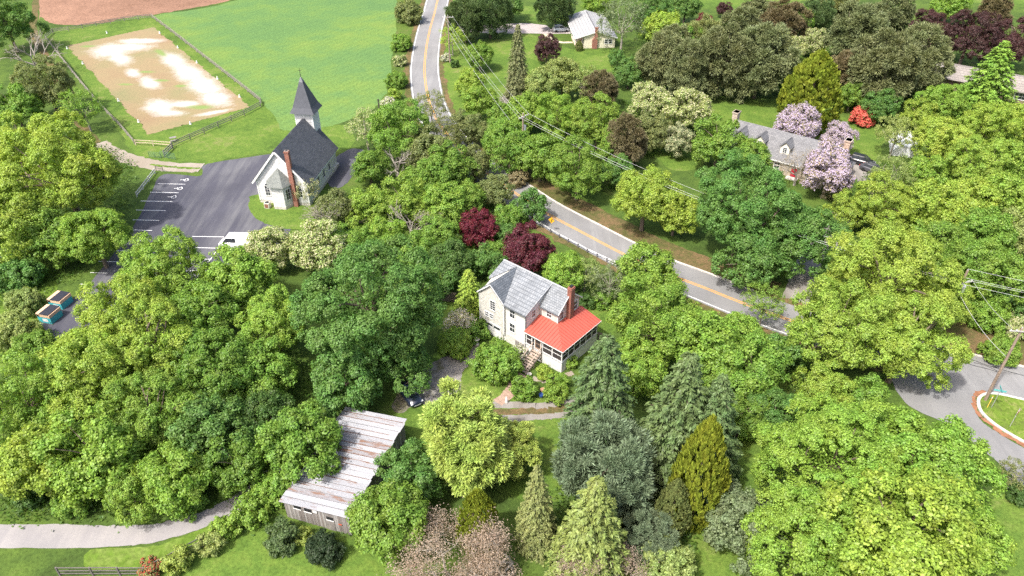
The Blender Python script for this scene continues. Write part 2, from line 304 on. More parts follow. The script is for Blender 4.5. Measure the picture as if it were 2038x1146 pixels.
def sheet(name, px, z, mat, smooth=True, jit=0.2, kind='structure', parent=None):
    w = [gp(*p)[:2] for p in px]
    if smooth: w = catmull(w, True, 7)
    if jit:
        sp_ = [min(np.linalg.norm(w[i] - w[i - 1]), np.linalg.norm(w[i] - w[(i + 1) % len(w)])) for i in range(len(w))]
        w = [p + np.clip(RNG.normal(0, min(jit, .14 * d_), 2), -.3 * d_, .3 * d_) for p, d_ in zip(w, sp_)]
    return flat(name, w, z, mat, kind, parent)
def offset_path(P, d):
    out = []
    for i, p in enumerate(P):
        t = P[min(i + 1, len(P) - 1)] - P[max(i - 1, 0)]; t = t / np.linalg.norm(t); out.append(p + np.array([t[1], -t[0]]) * d)
    return out
def strip(name, P, d0, d1, z, mat, kind='structure', parent=None, jit=0.0, h=0.0):
    """band between lateral offsets d0 and d1 of a path (positive = right of travel); h > 0 makes a raised kerb"""
    A, B = offset_path(P, d0), offset_path(P, d1)
    if jit: A = [a + RNG.normal(0, jit, 2) for a in A]; B = [b + RNG.normal(0, jit, 2) for b in B]
    n = len(P); v = [(a[0], a[1], z) for a in A] + [(b[0], b[1], z) for b in B]; f = [(i, n + i, n + i + 1, i + 1) for i in range(n - 1)]
    if h > 0:
        v = [(a[0], a[1], z - h) for a in A] + [(a[0], a[1], z) for a in A] + [(b[0], b[1], z) for b in B] + [(b[0], b[1], z - h) for b in B]
        f = [(k * n + i, k * n + n + i, k * n + n + i + 1, k * n + i + 1) for k in range(3) for i in range(n - 1)]
    me = bpy.data.meshes.new(name); me.from_pydata(v, [], f); me.materials.append(mat)
    bm = bmesh.new(); bm.from_mesh(me); bmesh.ops.recalc_face_normals(bm, faces=bm.faces)
    if h == 0:
        for q in bm.faces:
            if q.normal.z < 0: q.normal_flip()
    bm.to_mesh(me); bm.free(); o = link(name, me, parent)
    if kind and not parent: o['kind'] = kind
    return o
def pxpath(px, n=8): return catmull([gp(*p)[:2] for p in px], False, n)
# ------------------------------------------------------------------ the ground and what is laid on it
flat('ground', [(-2500, -1500), (2500, -1500), (2500, 4000), (-2500, 4000)], 0.0, M_GROUND)
sheet('ploughed_field', [(74, -170), (76, 8), (84, 34), (108, 47), (165, 49), (230, 41), (303, 29), (382, 16), (450, 2), (520, -25), (640, -80), (760, -170)], 0.004, M_PLOUGH, jit=0.5)
sheet('crop_field', [(305, 37), (382, 20), (455, 5), (530, -22), (650, -76), (810, -150), (806, -60), (792, 0), (786, 60), (782, 120), (772, 172), (748, 212), (700, 236), (655, 252), (610, 262), (560, 258), (532, 235), (525, 205), (480, 172), (400, 110)], 0.005, M_CROP, jit=0.4)
sheet('arena_lawn', [(110, 64), (200, 47), (300, 34), (400, 108), (518, 202), (560, 262), (540, 300), (440, 316), (400, 326), (330, 322), (270, 305), (215, 230), (150, 140)], 0.008, M_LAWN, jit=0.2)
sheet('church_lawn', [(404, 327), (470, 312), (560, 300), (640, 300), (700, 292), (690, 250), (610, 258), (540, 262), (470, 280), (420, 300)], 0.011, M_LAWN, jit=0.2)
# riding arena: a fine sheet whose tan footing and white sand lie in patches
AC = [gp(*p)[:2] for p in ((133, 91), (305, 54), (499, 213), (298, 268))]
na, nb = 70, 200; aa, bb = np.meshgrid(np.linspace(0, 1, na), np.linspace(0, 1, nb), indexing='ij')
def bil(a, b): return ((1 - a) * (1 - b))[..., None] * AC[0] + (a * (1 - b))[..., None] * AC[1] + (a * b)[..., None] * AC[2] + ((1 - a) * b)[..., None] * AC[3]
AP = bil(aa, bb); edge = np.minimum(np.minimum(aa * 22, (1 - aa) * 22), np.minimum(bb * 68, (1 - bb) * 68))
wob = (np.sin(bb * 37) * 0.25 + np.sin(bb * 91 + 1) * 0.15); AP[..., 0] += wob * (edge < 0.01) + RNG.normal(0, .18, wob.shape) * (edge < 0.01)
sandm = np.zeros(aa.shape); greenm = np.zeros(aa.shape)
def blob(px, py, rx, ry, ang, target, w=1.0):
    c = gp(px, py)[:2]; d = AP - c; ca, sa = math.cos(ang), math.sin(ang); u_ = d[..., 0] * ca + d[..., 1] * sa; v_ = -d[..., 0] * sa + d[..., 1] * ca
    target[:] = np.maximum(target, w * np.exp(-((u_ / rx) ** 2 + (v_ / ry) ** 2)))
for q in ((222, 100, 6.5, 5, -0.9), (250, 94, 7, 3.5, 0), (278, 82, 6, 2.5, 0), (238, 116, 6, 2.5, -.9), (345, 120, 7, 2.6, -0.93), (375, 145, 9, 3.2, -0.93), (405, 170, 9, 3.4, -0.93), (428, 195, 6, 3.2, -.93), (298, 165, 5, 2, -0.9), (265, 145, 4, 1.5, -.9), (318, 212, 5, 3.2, -0.9), (335, 225, 3.5, 1.8, 0), (365, 207, 4, 2, 0), (425, 224, 4, 1.0, .5)):
    blob(q[0], q[1], q[2], q[3], q[4], sandm)
for q in ((358, 171, 2.2, 1.2, 0), (398, 213, 4, 1.6, 0), (320, 105, 5, 1.2, -.9), (292, 143, 3, 1.2, 0), (250, 168, 2.5, 1, 0), (175, 92, 3, 1.2, 0), (320, 160, 2.5, 1, 0)): blob(q[0], q[1], q[2], q[3], q[4], greenm)
me = bpy.data.meshes.new('riding_arena'); idx = np.arange(na * nb).reshape(na, nb)
fc = np.stack([idx[:-1, :-1], idx[:-1, 1:], idx[1:, 1:], idx[1:, :-1]], -1).reshape(-1, 4)
me.from_pydata([(x, y, 0.013) for x, y in AP.reshape(-1, 2)], [], fc.tolist())
for nm, arr in (('sand', sandm), ('weed', greenm)):
    at = me.attributes.new(nm, 'FLOAT', 'POINT'); at.data.foreach_set('value', arr.reshape(-1).astype(np.float32))
m, nt, b = new_mat('arena_footing'); o = coords(nt)
n1 = noise(nt, 0.35, 6, 0.7, o); n2 = noise(nt, 2.2, 5, 0.7, o); n3 = noise(nt, 0.08, 4, 0.6, o)
base = ramp(nt, n3.outputs[0], [(0.3, (0.205, 0.14, 0.075)), (0.5, (0.215, 0.162, 0.083)), (0.72, (0.165, 0.158, 0.068))])
sa = N(nt, 'ShaderNodeAttribute', attribute_name='sand'); we = N(nt, 'ShaderNodeAttribute', attribute_name='weed')
def thr(a, lo, hi, amt):
    q = N(nt, 'ShaderNodeMath', operation='MULTIPLY_ADD'); nt.links.new(n1.outputs[0], q.inputs[0]); q.inputs[1].default_value = amt; nt.links.new(a.outputs['Fac'], q.inputs[2])
    q2 = N(nt, 'ShaderNodeMath', operation='MULTIPLY_ADD'); nt.links.new(n2.outputs[0], q2.inputs[0]); q2.inputs[1].default_value = amt * 0.6; nt.links.new(q.outputs[0], q2.inputs[2])
    q3 = N(nt, 'ShaderNodeMapRange', clamp=True); nt.links.new(q2.outputs[0], q3.inputs[0]); q3.inputs[1].default_value = lo; q3.inputs[2].default_value = hi; return q3.outputs[0]
c = mix(nt, base.outputs[0], (0.42, 0.407, 0.385), thr(sa, 0.98, 1.75, 0.95)); c = mix(nt, c, (0.14, 0.20, 0.05), thr(we, 1.15, 1.7, 0.9))
f = ramp(nt, n2.outputs[0], [(0.3, 0.85), (0.7, 1.12)]); c = mix(nt, c, f.outputs[0], 1.0, 'MULTIPLY'); nt.links.new(c, b.inputs['Base Color']); b.inputs['Roughness'].default_value = 0.95
bump(nt, b, n2.outputs[0], 0.4, 0.05); me.materials.append(m); link('riding_arena', me)['kind'] = 'structure'
# farm track beside the arena
trk = pxpath([(402, 333), (360, 333), (318, 330), (270, 320), (236, 309), (205, 294), (172, 262), (135, 205), (98, 125), (66, 62), (74, 0), (80, -60)])
strip('dirt_track', trk[:44], -1.7, 1.7, 0.016, M_DIRT, jit=0.12); strip('grassy_track', trk[43:], -0.9, 0.9, 0.016, M_VERGE, jit=0.2)
strip('track_grass_strip', pxpath([(398, 334.5), (360, 333.5), (330, 331), (300, 327)]), -0.35, 0.3, 0.020, M_ROUGH2, jit=0.1)
# church parking lot with its painted stalls
lot = sheet('parking_lot', [(326, 347), (398, 350), (404, 330), (440, 321), (500, 312), (560, 304), (615, 300), (640, 320), (600, 370), (560, 400), (580, 450), (530, 520), (430, 620), (330, 720), (170, 720), (80, 640), (120, 610), (165, 578), (230, 500), (272, 440), (302, 380)], 0.024, M_LOT, jit=0.05)
sheet('church_drive', [(650, 330), (688, 300), (712, 296), (730, 306), (705, 345), (680, 372), (655, 368)], 0.020, M_LOT, jit=0.05)
sheet('church_front_grass', [(506, 388), (497, 398), (495, 412), (506, 431), (532, 446), (575, 456), (630, 450), (680, 400), (650, 380), (600, 380)], 0.030, M_LAWN, jit=0.06)
def line_px(p0, p1, w, z, mat, parent, name='marking'):
    a, b_ = gp(*p0)[:2], gp(*p1)[:2]; d = (b_ - a) / np.linalg.norm(b_ - a); n_ = np.array([-d[1], d[0]]) * w / 2
    return flat(name, [a - n_, b_ - n_, b_ + n_, a + n_], z, mat, None, parent)
for x0, x1, yy in ((313.5, 368.5, 366), (298.5, 355.5, 383), (280, 343, 400.5), (271, 330, 418.5), (264, 316.5, 438), (255, 303, 458), (245, 288, 478.5), (215, 262, 499), (196, 236, 520.5), (180, 214, 543), (160, 188, 566)):
    line_px((x0, yy - 0.5), (x1, yy + 0.7), 0.13, 0.030, M_WHITEPAINT, lot, 'stall_line')
for x0, x1, yy in ((383, 446, 470.5), (389, 440, 493), (382, 421, 515), (372, 410, 538), (352, 392, 562)): line_px((x0, yy), (x1, yy + 1), 0.13, 0.030, M_WHITEPAINT, lot, 'stall_line')
line_px((439, 489), (392, 552), 0.12, 0.034, M_WHITEPAINT, lot, 'stall_line')
def wheelchair(px, py):
    c = gp(px, py)[:2]; m_ = MB()
    R_ = lambda x, y: (c[0] - y * .72, c[1] + x * .72, 0.031)          # the symbol's head points left in the photo
    n_ = 16; r0, r1 = 0.46, 0.62; v = []; f = []
    for i in range(n_ + 1):
        a = math.radians(100 + 250 * i / n_); v += [R_(-0.05 + r0 * math.cos(a), -0.35 + r0 * math.sin(a)), R_(-0.05 + r1 * math.cos(a), -0.35 + r1 * math.sin(a))]
    f = [(2 * i, 2 * i + 1, 2 * i + 3, 2 * i + 2) for i in range(n_)]; m_.add(v, f)
    h = [R_(0.0 + 0.15 * math.cos(k), 0.95 + 0.15 * math.sin(k)) for k in np.linspace(0, 2 * math.pi, 11)[:-1]]; m_.add(h, [tuple(range(10))])
    for q in (((-.07, .78), (.09, .78), (.09, -.12), (-.07, -.12)), ((.09, .42), (.45, .42), (.45, .28), (.09, .28)), ((.09, .02), (.55, .02), (.55, -.12), (.09, -.12)), ((.42, -.12), (.56, -.12), (.78, -.62), (.66, -.68))): m_.add([R_(*k) for k in q], [(0, 1, 2, 3)])
    me = bpy.data.meshes.new('wheelchair_marking'); me.from_pydata(m_.v, [], m_.f); me.materials.append(M_WHITEPAINT)
    bm = bmesh.new(); bm.from_mesh(me)
    for q in bm.faces:
        q.normal_update()
        if q.normal.z < 0: q.normal_flip()
    bm.to_mesh(me); bm.free(); link('wheelchair_marking', me, lot)
for q in ((368, 358), (355.5, 375), (343, 392)): wheelchair(*q)
# main road
ROADPX = [(905, -110), (884, -45), (871, 0), (865, 25), (856, 57), (849, 92), (845, 130), (846, 156), (851, 190), (860, 219), (872, 243), (892, 270), (908, 290), (946, 327), (985, 356), (1037, 392), (1085, 423), (1165, 466), (1245, 508), (1315, 540), (1357, 556), (1402, 573), (1480, 604), (1580, 640), (1700, 680), (1830, 714), (2000, 757), (2160, 796), (2400, 850)]
RD = pxpath(ROADPX, 8)
road = strip('road', RD, -3.45, 3.45, 0.036, M_ROAD, jit=0.03)
strip('road_shoulder', RD, -4.6, 4.6, 0.030, M_VERGE, jit=0.25)
def rd_part(y0, y1):  # part of the road path between two photo rows of the centre line
    return [p for p in RD if y0 <= pj((p[0], p[1], 0))[1] <= y1]
R1 = rd_part(-110, 724)
for s_ in (-0.17, 0.17): strip('yellow_line', R1, s_ - 0.06, s_ + 0.06, 0.041, M_YELLOW, None, road)
strip('edge_line', rd_part(-110, 330), -3.2, -3.05, 0.041, M_WHITEPAINT, None, road)      # the photo's right-hand edge
strip('edge_line', rd_part(-110, 340), 3.05, 3.2, 0.041, M_WHITEPAINT, None, road)
strip('edge_line', rd_part(430, 640), 3.0, 3.13, 0.041, M_WHITEPAINT, None, road)
strip('kerb', rd_part(340, 606), -3.75, -3.45, 0.15, M_CONC, None, road, h=0.15)
strip('kerb', rd_part(684, 900), -3.75, -3.45, 0.15, M_CONC, None, road, h=0.15)
vrg = rd_part(300, 620); strip('roadside_verge', vrg, -7.6, -4.0, 0.012, M_VERGE, jit=0.1)
strip('bank_verge', rd_part(670, 860), -13.0, -4.0, 0.012, M_VERGE, jit=0.1)
strip('grass_verge', rd_part(-60, 250), -9, -4.2, 0.012, M_LAWN, jit=0.1)
# tar-sealed cracks near the junction
for pts in ([(1905, 705), (1950, 722), (1990, 735), (2038, 748)], [(1905, 716), (1935, 727), (1960, 733), (1986, 741)], [(1938, 722), (1962, 728), (1985, 739)]):
    strip('tar_seam', pxpath(pts, 6), -0.05, 0.05, 0.047, plain('tar', (0.03, 0.03, 0.032), 0.5, 0.2), None, road)
# side road at the junction, its grass island and kerb
sheet('side_road', [(1770, 722), (1880, 740), (1975, 765), (1945, 785), (1938, 805), (1948, 832), (1975, 855), (2038, 892), (2160, 950), (2180, 1060), (2060, 985), (1990, 925), (1900, 852), (1800, 800)], 0.042, M_ROAD, jit=0.06)
ISL = [(2160, 822), (2100, 810), (2038, 797), (1994, 787), (1967, 784.5), (1952, 790), (1947, 801), (1953, 820), (1976, 842), (2003, 860), (2038, 880), (2100, 912), (2180, 950)]
isl = pxpath(ISL, 6)
flat('island_grass', isl + [np.array(gp(2300, 900)[:2])], 0.13, grass_mat('island_turf', [(0.25, (0.09, 0.11, 0.03)), (0.5, (0.10, 0.16, 0.02)), (0.75, (0.20, 0.20, 0.07))], 0.3))
strip('island_kerb', isl, -0.14, 0.2, 0.16, M_CONC, h=0.16)
gut = pxpath(ISL[4:], 6); strip('leaf_litter', gut, 0.24, 0.75, 0.047, plain('rust_leaf_litter', (0.26, 0.12, 0.065), 0.95, 0.35, 1.5, 0.4), jit=0.12)
# driveway of the stone house, the house drive, the garden tracks and the asphalt lane to the barn
strip('stone_house_driveway', pxpath([(1695, 322), (1712, 345), (1735, 372), (1738, 400), (1700, 425), (1668, 447), (1655, 470), (1630, 495), (1606, 530), (1590, 575), (1570, 628)]), -1.7, 1.7, 0.024, M_GRAVEL, jit=0.1)
sheet('ranch_driveway', [(985, 48), (1040, 46), (1085, 50), (1098, 57), (1140, 58), (1140, 66), (1095, 67), (1040, 66), (980, 66), (900, 60), (880, 52), (930, 45)], 0.016, plain('pale_gravel', (0.36, 0.32, 0.31), 0.95, 0.2, 1.0, 0.3), jit=0.1)
strip('ranch_path', pxpath([(1086, 67), (1092, 74), (1103, 80), (1118, 84), (1140, 84)]), -0.6, 0.6, 0.016, plain('tan_path', (0.48, 0.40, 0.30), 0.95, 0.15, 1.0, 0.2), jit=0.05)
sheet('ranch_lawn', [(905, 95), (960, 78), (1010, 70), (1060, 70), (1105, 85), (1150, 100), (1230, 100), (1240, 120), (1200, 150), (1130, 165), (1060, 160), (1000, 215), (940, 250), (895, 200), (886, 140)], 0.008, M_LAWN, jit=0.4)
sheet('ranch_back_lawn', [(985, 44), (1070, 42), (1130, 52), (1140, 40), (1100, 20), (1040, 12), (1000, 28)], 0.010, M_LAWN, jit=0.4)
sheet('far_meadow', [(1380, 10), (1520, 14), (1620, 0), (1780, -8), (2038, 12), (2300, 20), (2300, -60), (1400, -60)], 0.008, M_LAWN, jit=0.8)
sheet('stone_house_lawn', [(1410, 215), (1470, 200), (1550, 198), (1640, 225), (1720, 245), (1760, 270), (1740, 320), (1690, 330), (1600, 300), (1480, 250), (1420, 260)], 0.008, M_LAWN, jit=0.4)
sheet('side_lawn', [(1300, 290), (1360, 285), (1400, 310), (1390, 335), (1330, 335)], 0.008, M_LAWN, jit=0.3)
sheet('house_lawn', [(862, 588), (910, 596), (960, 650), (960, 700), (1000, 780), (1140, 800), (1180, 870), (1180, 960), (1060, 1000), (960, 940), (840, 880), (790, 830), (830, 740), (880, 680)], 0.008, M_LAWN, jit=0.3)
sheet('back_lawn', [(1150, 590), (1190, 585), (1225, 610), (1225, 660), (1200, 690), (1165, 690)], 0.012, M_LAWN, jit=0.2)
sheet('front_lawn', [(380, 1110), (430, 1070), (520, 1035), (580, 1050), (700, 1075), (760, 1100), (780, 1180), (300, 1230), (280, 1170)], 0.008, M_LAWN, jit=0.3)
sheet('lower_right_lawn', [(1440, 870), (1500, 860), (1540, 900), (1490, 1000), (1500, 1080), (1520, 1160), (1400, 1180), (1380, 1060), (1430, 960)], 0.008, M_LAWN, jit=0.3)
sheet('far_right_lawn', [(1960, 1010), (2060, 990), (2120, 1180), (1960, 1180)], 0.008, M_LAWN, jit=0.3)
M_YARD = grass_mat('gravel_and_grass', [(0.25, (0.10, 0.115, 0.04)), (0.42, (0.13, 0.12, 0.085)), (0.55, (0.21, 0.195, 0.18)), (0.8, (0.28, 0.265, 0.25))], 0.2, 5.0)
sheet('gravel_yard', [(842, 735), (890, 708), (915, 718), (918, 760), (905, 800), (860, 812), (830, 800), (800, 822), (780, 810), (800, 770)], 0.014, M_YARD, jit=0.25)
for pts, w in (([(868, 745), (900, 722), (926, 704), (950, 685)], 0.55), ([(892, 760), (915, 735), (938, 712), (958, 695)], 0.5)): strip('wheel_track', pxpath(pts), -w, w, 0.018, M_YARD, jit=0.1)
for pts, w in (([(900, 805), (960, 806), (1020, 806), (1070, 809), (1110, 804), (1150, 793)], 0.55), ([(900, 828), (960, 833), (1020, 832), (1070, 829), (1110, 827), (1150, 818)], 0.5)): strip('wheel_track', pxpath(pts), -w, w, 0.018, M_GRAVEL, jit=0.08)
strip('track_centre_grass', pxpath([(900, 816), (960, 820), (1020, 819), (1070, 818), (1110, 814), (1150, 805)]), -0.45, 0.45, 0.021, M_VERGE, jit=0.1)
strip('brick_path', pxpath([(1042, 745), (1028, 755), (1020, 772), (1008, 788), (990, 802)]), -0.7, 0.7, 0.022, brick_mat('old_path_brick', (0.30, 0.20, 0.15), (0.36, 0.26, 0.20), (0.22, 0.18, 0.14), 0.3, 0.2), jit=0.06)
strip('porch_path', pxpath([(1060, 752), (1090, 758), (1120, 748), (1140, 742)]), -0.35, 0.35, 0.022, M_DIRT, jit=0.06)
lane = [(-120, 1068), (0, 1066), (120, 1064), (240, 1066), (320, 1058), (400, 1036), (460, 1008), (520, 968), (560, 930), (600, 885), (640, 845)]
strip('lane', pxpath(lane), -1.05, 1.05, 0.030, M_LANE, jit=0.06)
sheet('lane_apron', [(-120, 1046), (0, 1044), (100, 1044), (200, 1046), (290, 1045), (380, 1030), (430, 1012), (430, 1030), (370, 1060), (290, 1082), (180, 1090), (0, 1092), (-120, 1094)], 0.034, M_LANE, jit=0.05)
sheet('lane_bank', [(180, 1094), (290, 1088), (370, 1066), (440, 1032), (470, 1030), (400, 1075), (310, 1120), (180, 1135)], 0.012, M_ROUGH2, jit=0.2)
sheet('left_meadow', [(-40, 520), (60, 500), (110, 560), (90, 640), (70, 720), (0, 740), (-40, 740)], 0.010, M_ROUGH2, jit=0.4)
# ------------------------------------------------------------------ buildings
X_, Y_, Z_ = np.array([1., 0, 0]), np.array([0, 1., 0]), np.array([0, 0, 1.])
def window(parent, o, r, n, w, h, nx=2, ny=2, frame=M_WHITE, name='window', fw=0.11, arch=False):
    """o: lower left corner on the wall face, r: right, n: outward"""
    o, r, n = np.array(o, float), np.array(r, float), np.array(n, float); m_ = MB()
    m_.obox(o, r, n, Z_, -fw, 0, 0.003, 0.06, -fw, h + fw); m_.obox(o, r, n, Z_, w, w + fw, 0.003, 0.06, -fw, h + fw)
    m_.obox(o, r, n, Z_, 0, w, 0.003, 0.055, h, h + fw); m_.obox(o, r, n, Z_, -0.0, w, 0.003, 0.09, -fw, 0)
    for i in range(1, nx): m_.obox(o, r, n, Z_, w * i / nx - 0.018, w * i / nx + 0.018, 0.02, 0.045, 0, h)
    for j in range(1, ny): m_.obox(o, r, n, Z_, 0, w, 0.018, 0.043, h * j / ny - (0.035 if ny == 2 else 0.018), h * j / ny + (0.035 if ny == 2 else 0.018))
    if arch:
        m_.prism([o + r * (-fw) + Z_ * h + n * 0.003, o + r * (w + fw) + Z_ * h + n * 0.003, o + r * (w * .5) + Z_ * (h + w * 0.85) + n * 0.003], n * 0.04)
    f = m_.build(name, frame, parent)
    p = MB().obox(o, r, n, Z_, 0, w, 0.003, 0.02, 0, h)
    if arch: p.prism([o + r * 0.05 + Z_ * (h + fw) + n * 0.02, o + r * (w - 0.05) + Z_ * (h + fw) + n * 0.02, o + r * (w * .5) + Z_ * (h + w * 0.7) + n * 0.02], n * 0.03)
    p.build('pane', M_GLASS, f); return f
def roof_plane(name, quad, mat, parent, t=0.14): return MB().slab(quad, t).build(name, mat, parent)
# --- the farmhouse with the red porch roof. local x: along the ridge, local y: away from the front
H = empty('farmhouse', (5.93, 66.48, 0), math.atan2(-.648, .762))
tag(H, 'cream clapboard farmhouse with grey slate roof and a red-roofed screened porch', 'house')
M_FOUND = plain('white_parging', (0.60, 0.585, 0.55), 0.85, 0.2, 1.2, 0.2)
MB().box(-13.06, -5.74, 0.22, 7.3, 0, 1.35).build('foundation', M_FOUND, H)
mw = MB(); mw.prism([(-8.95, 0.25, 1.35), (-8.95, 0.25, 6.02), (-8.95, 5.04, 7.9), (-8.95, 7.25, 6.0), (-8.95, 7.25, 1.35)], (3.2, 0, 0)); mw.build('wall', plain('pale_stucco', (0.60, 0.595, 0.57), 0.85, 0.1, 1.2, 0.2), H)
mw = MB(); mw.prism([(-13.1, 0.25, 1.35), (-13.1, 0.25, 6.0), (-13.1, 5.04, 7.9), (-13.1, 7.25, 6.0), (-13.1, 7.25, 1.35)], (4.14, 0, 0))
mw.build('wall', M_SIDING, H)
ww = MB(); ww.prism([(-13.12, 0.02, 1.1), (-9.18, 0.02, 1.1), (-9.18, 0.02, 6.05), (-11.15, 0.02, 7.85), (-13.12, 0.02, 6.05)], (0, 0.24, 0)); ww.build('gable_wall', M_SIDING, H)
sw = MB(); sw.prism([(-5.72, 2.86, 1.5), (-5.72, 2.86, 6.0), (-5.72, 5.04, 7.85), (-5.72, 7.22, 6.0), (-5.72, 7.22, 0.0), (-5.72, 5.04, 0.0)], (2.77, 0, 0)); sw.build('wing_wall', M_SIDING, H)
# roofs
M_SL = M_SLATE
roof_plane('roof', [(-9.0, -0.15, 6.02), (-5.55, -0.15, 6.02), (-5.55, 5.04, 8.06), (-11.15, 5.04, 8.06)], M_SL, H)          # front slope right of the valley
roof_plane('roof', [(-11.15, 5.04, 8.06), (-13.45, 5.04, 8.06), (-13.45, 2.1, 6.9), (-13.2, 2.0, 6.85)], M_SL, H)
roof_plane('roof', [(-5.55, 5.05, 8.06), (-5.55, 7.5, 5.95), (-13.45, 7.5, 5.95), (-13.45, 5.05, 8.06)], M_SL, H)
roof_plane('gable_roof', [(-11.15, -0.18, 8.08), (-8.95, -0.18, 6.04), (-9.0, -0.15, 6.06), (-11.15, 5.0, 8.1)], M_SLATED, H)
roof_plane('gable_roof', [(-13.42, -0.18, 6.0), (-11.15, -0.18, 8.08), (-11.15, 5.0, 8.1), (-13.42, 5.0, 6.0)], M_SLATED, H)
roof_plane('wing_roof', [(-5.56, 2.6, 5.92), (-2.7, 2.6, 5.92), (-2.7, 5.04, 8.04), (-5.56, 5.04, 8.04)], M_SL, H)
roof_plane('wing_roof', [(-2.7, 5.05, 8.04), (-2.7, 7.5, 5.92), (-5.56, 7.5, 5.92), (-5.56, 5.05, 8.04)], M_SL, H)
stick('ridge_cap', M_GREYPAINT, H, (-13.45, 5.045, 8.09), (-2.7, 5.045, 8.07), 0.22, 0.05)
stick('barge_board', M_GREYPAINT, H, (-5.53, -0.14, 5.95), (-5.53, 5.04, 7.99), 0.05, 0.16)
stick('barge_board', M_WHITE, H, (-2.68, 2.6, 5.86), (-2.68, 5.04, 7.98), 0.05, 0.16); stick('barge_board', M_WHITE, H, (-2.68, 5.06, 7.98), (-2.68, 7.5, 5.86), 0.05, 0.16)
stick('barge_board', M_WHITE, H, (-13.4, -0.2, 5.93), (-11.16, -0.2, 8.0), 0.05, 0.16); stick('barge_board', M_WHITE, H, (-11.14, -0.2, 8.0), (-8.97, -0.2, 5.95), 0.05, 0.16)
M_GUT = plain('dark_gutter', (0.11, 0.12, 0.13), 0.4, 0.1, 2, 0.0)
stick('gutter', M_GUT, H, (-8.95, -0.2, 5.93), (-5.53, -0.2, 5.93), 0.12, 0.11); stick('gutter', M_GUT, H, (-5.5, 2.55, 5.85), (-2.7, 2.55, 5.85), 0.12, 0.11)
stick('downspout', M_GUT, H, (-5.75, 0.16, 0.1), (-5.75, 0.16, 5.9), 0.09, 0.09, (0, 1, 0)); stick('downspout', plain('white_downspout', (0.7, 0.7, 0.68), 0.5), H, (-13.16, 0.0, 0.1), (-13.16, 0.0, 5.9), 0.09, 0.09, (0, 1, 0))
stick('corner_board', M_WHITE, H, (-9.1, 0.0, 1.1), (-9.1, 0.0, 6.0), 0.12, 0.06, (0, 1, 0)); stick('corner_board', M_WHITE, H, (-2.93, 2.84, 4.4), (-2.93, 2.84, 5.95), 0.12, 0.06, (0, 1, 0))
FW = (0, -1, 0)
window(H, (-11.3, 0.02, 4.15), X_, FW, 0.75, 1.35, 2, 4); window(H, (-12.2, 0.02, 2.75), X_, FW, 0.5, 0.62, 2, 2); window(H, (-11.45, 0.02, 2.75), X_, FW, 0.5, 0.62, 2, 2)
window(H, (-8.3, 0.25, 4.3), X_, FW, 0.75, 1.25, 2, 2); window(H, (-8.3, 0.25, 2.1), X_, FW, 0.75, 1.25, 2, 2)
window(H, (-5.75, 1.35, 4.75), Y_, (1, 0, 0), 0.6, 1.0, 2, 2); window(H, (-4.6, 2.86, 4.75), X_, FW, 0.7, 0.9, 2, 2)
window(H, (-2.95, 3.3, 4.65), Y_, (1, 0, 0), 0.62, 1.05, 2, 2); window(H, (-2.95, 6.0, 4.6), Y_, (1, 0, 0), 0.7, 1.2, 2, 2)
g = MB().obox((-12.2, 0.02, 0.02), X_, FW, Z_, 0, 2.6, 0.0, 0.05, 0.0, 2.0)
for i in range(1, 4): g.obox((-12.2, 0.02, 0.02), X_, FW, Z_, 0.05, 2.55, 0.05, 0.06, i * 0.5 - 0.02, i * 0.5 + 0.02)
g = g.build('garage_door', M_WHITE, H)
for i in range(2): MB().obox((-12.05 + i * 1.25, 0.02, 1.45), X_, FW, Z_, 0, 1.05, 0.055, 0.07, 0, 0.32).build('pane', M_GLASS, g)
MB().box(-13.0, -9.3, 0.03, 0.22, 0, 1.1).build('garage_surround', M_FOUND, H)
for x in (-7.4, -6.6): MB().obox((x, 0.2, 0.15), X_, FW, Z_, 0, 0.6, 0.0, 0.06, 0, 0.95).build('basement_door', M_OLDWOOD, H)
ch = MB().box(-2.94, -2.35, 4.55, 5.3, 0, 8.9).box(-2.98, -2.31, 4.5, 5.35, 8.6, 8.75).build('chimney', M_BRICK, H); MB().box(-2.8, -2.5, 4.7, 5.15, 8.9, 9.1).build('chimney_pot', M_DARK, ch)
# porch
pb = MB().box(-5.55, 0.0, 0.0, 0.15, 0, 1.6).box(-0.15, 0.0, 0.15, 7.3, 0, 1.6).box(-2.8, -0.15, 7.15, 7.3, 0, 1.6); pb.build('porch_base', M_SIDINGW, H)
MB().box(-5.6, 0.05, -0.05, 7.35, 1.6, 1.72).box(-5.6, -2.95, 2.6, 2.8, 1.72, 1.73).build('porch_floor', M_GREYPAINT, H)
for x in (-5.5, -4.62, -4.2, -3.2, -2.95, -1.5, -0.06): stick('porch_post', M_WHITE, H, (x, 0.06, 1.72), (x, 0.06, 3.5), 0.11, 0.11, (0, 1, 0))
for y in (1.3, 2.5, 3.7, 4.9, 6.1, 7.2): stick('porch_post', M_WHITE, H, (-0.06, y, 1.72), (-0.06, y, 3.5), 0.11, 0.11, (0, 1, 0))
for a, b_ in ((-5.44, -4.68), (-2.89, -1.56), (-1.44, -0.12)):
    MB().box(a, b_, 0.05, 0.07, 1.72, 3.48).build('screen_panel', M_SCREEN, H); stick('porch_rail', M_WHITE, H, (a, 0.06, 2.55), (b_, 0.06, 2.55), 0.08, 0.07); stick('porch_rail', M_WHITE, H, (a, 0.06, 1.76), (b_, 0.06, 1.76), 0.1, 0.08)
yy = [0.0, 1.3, 2.5, 3.7, 4.9, 6.1, 7.2]
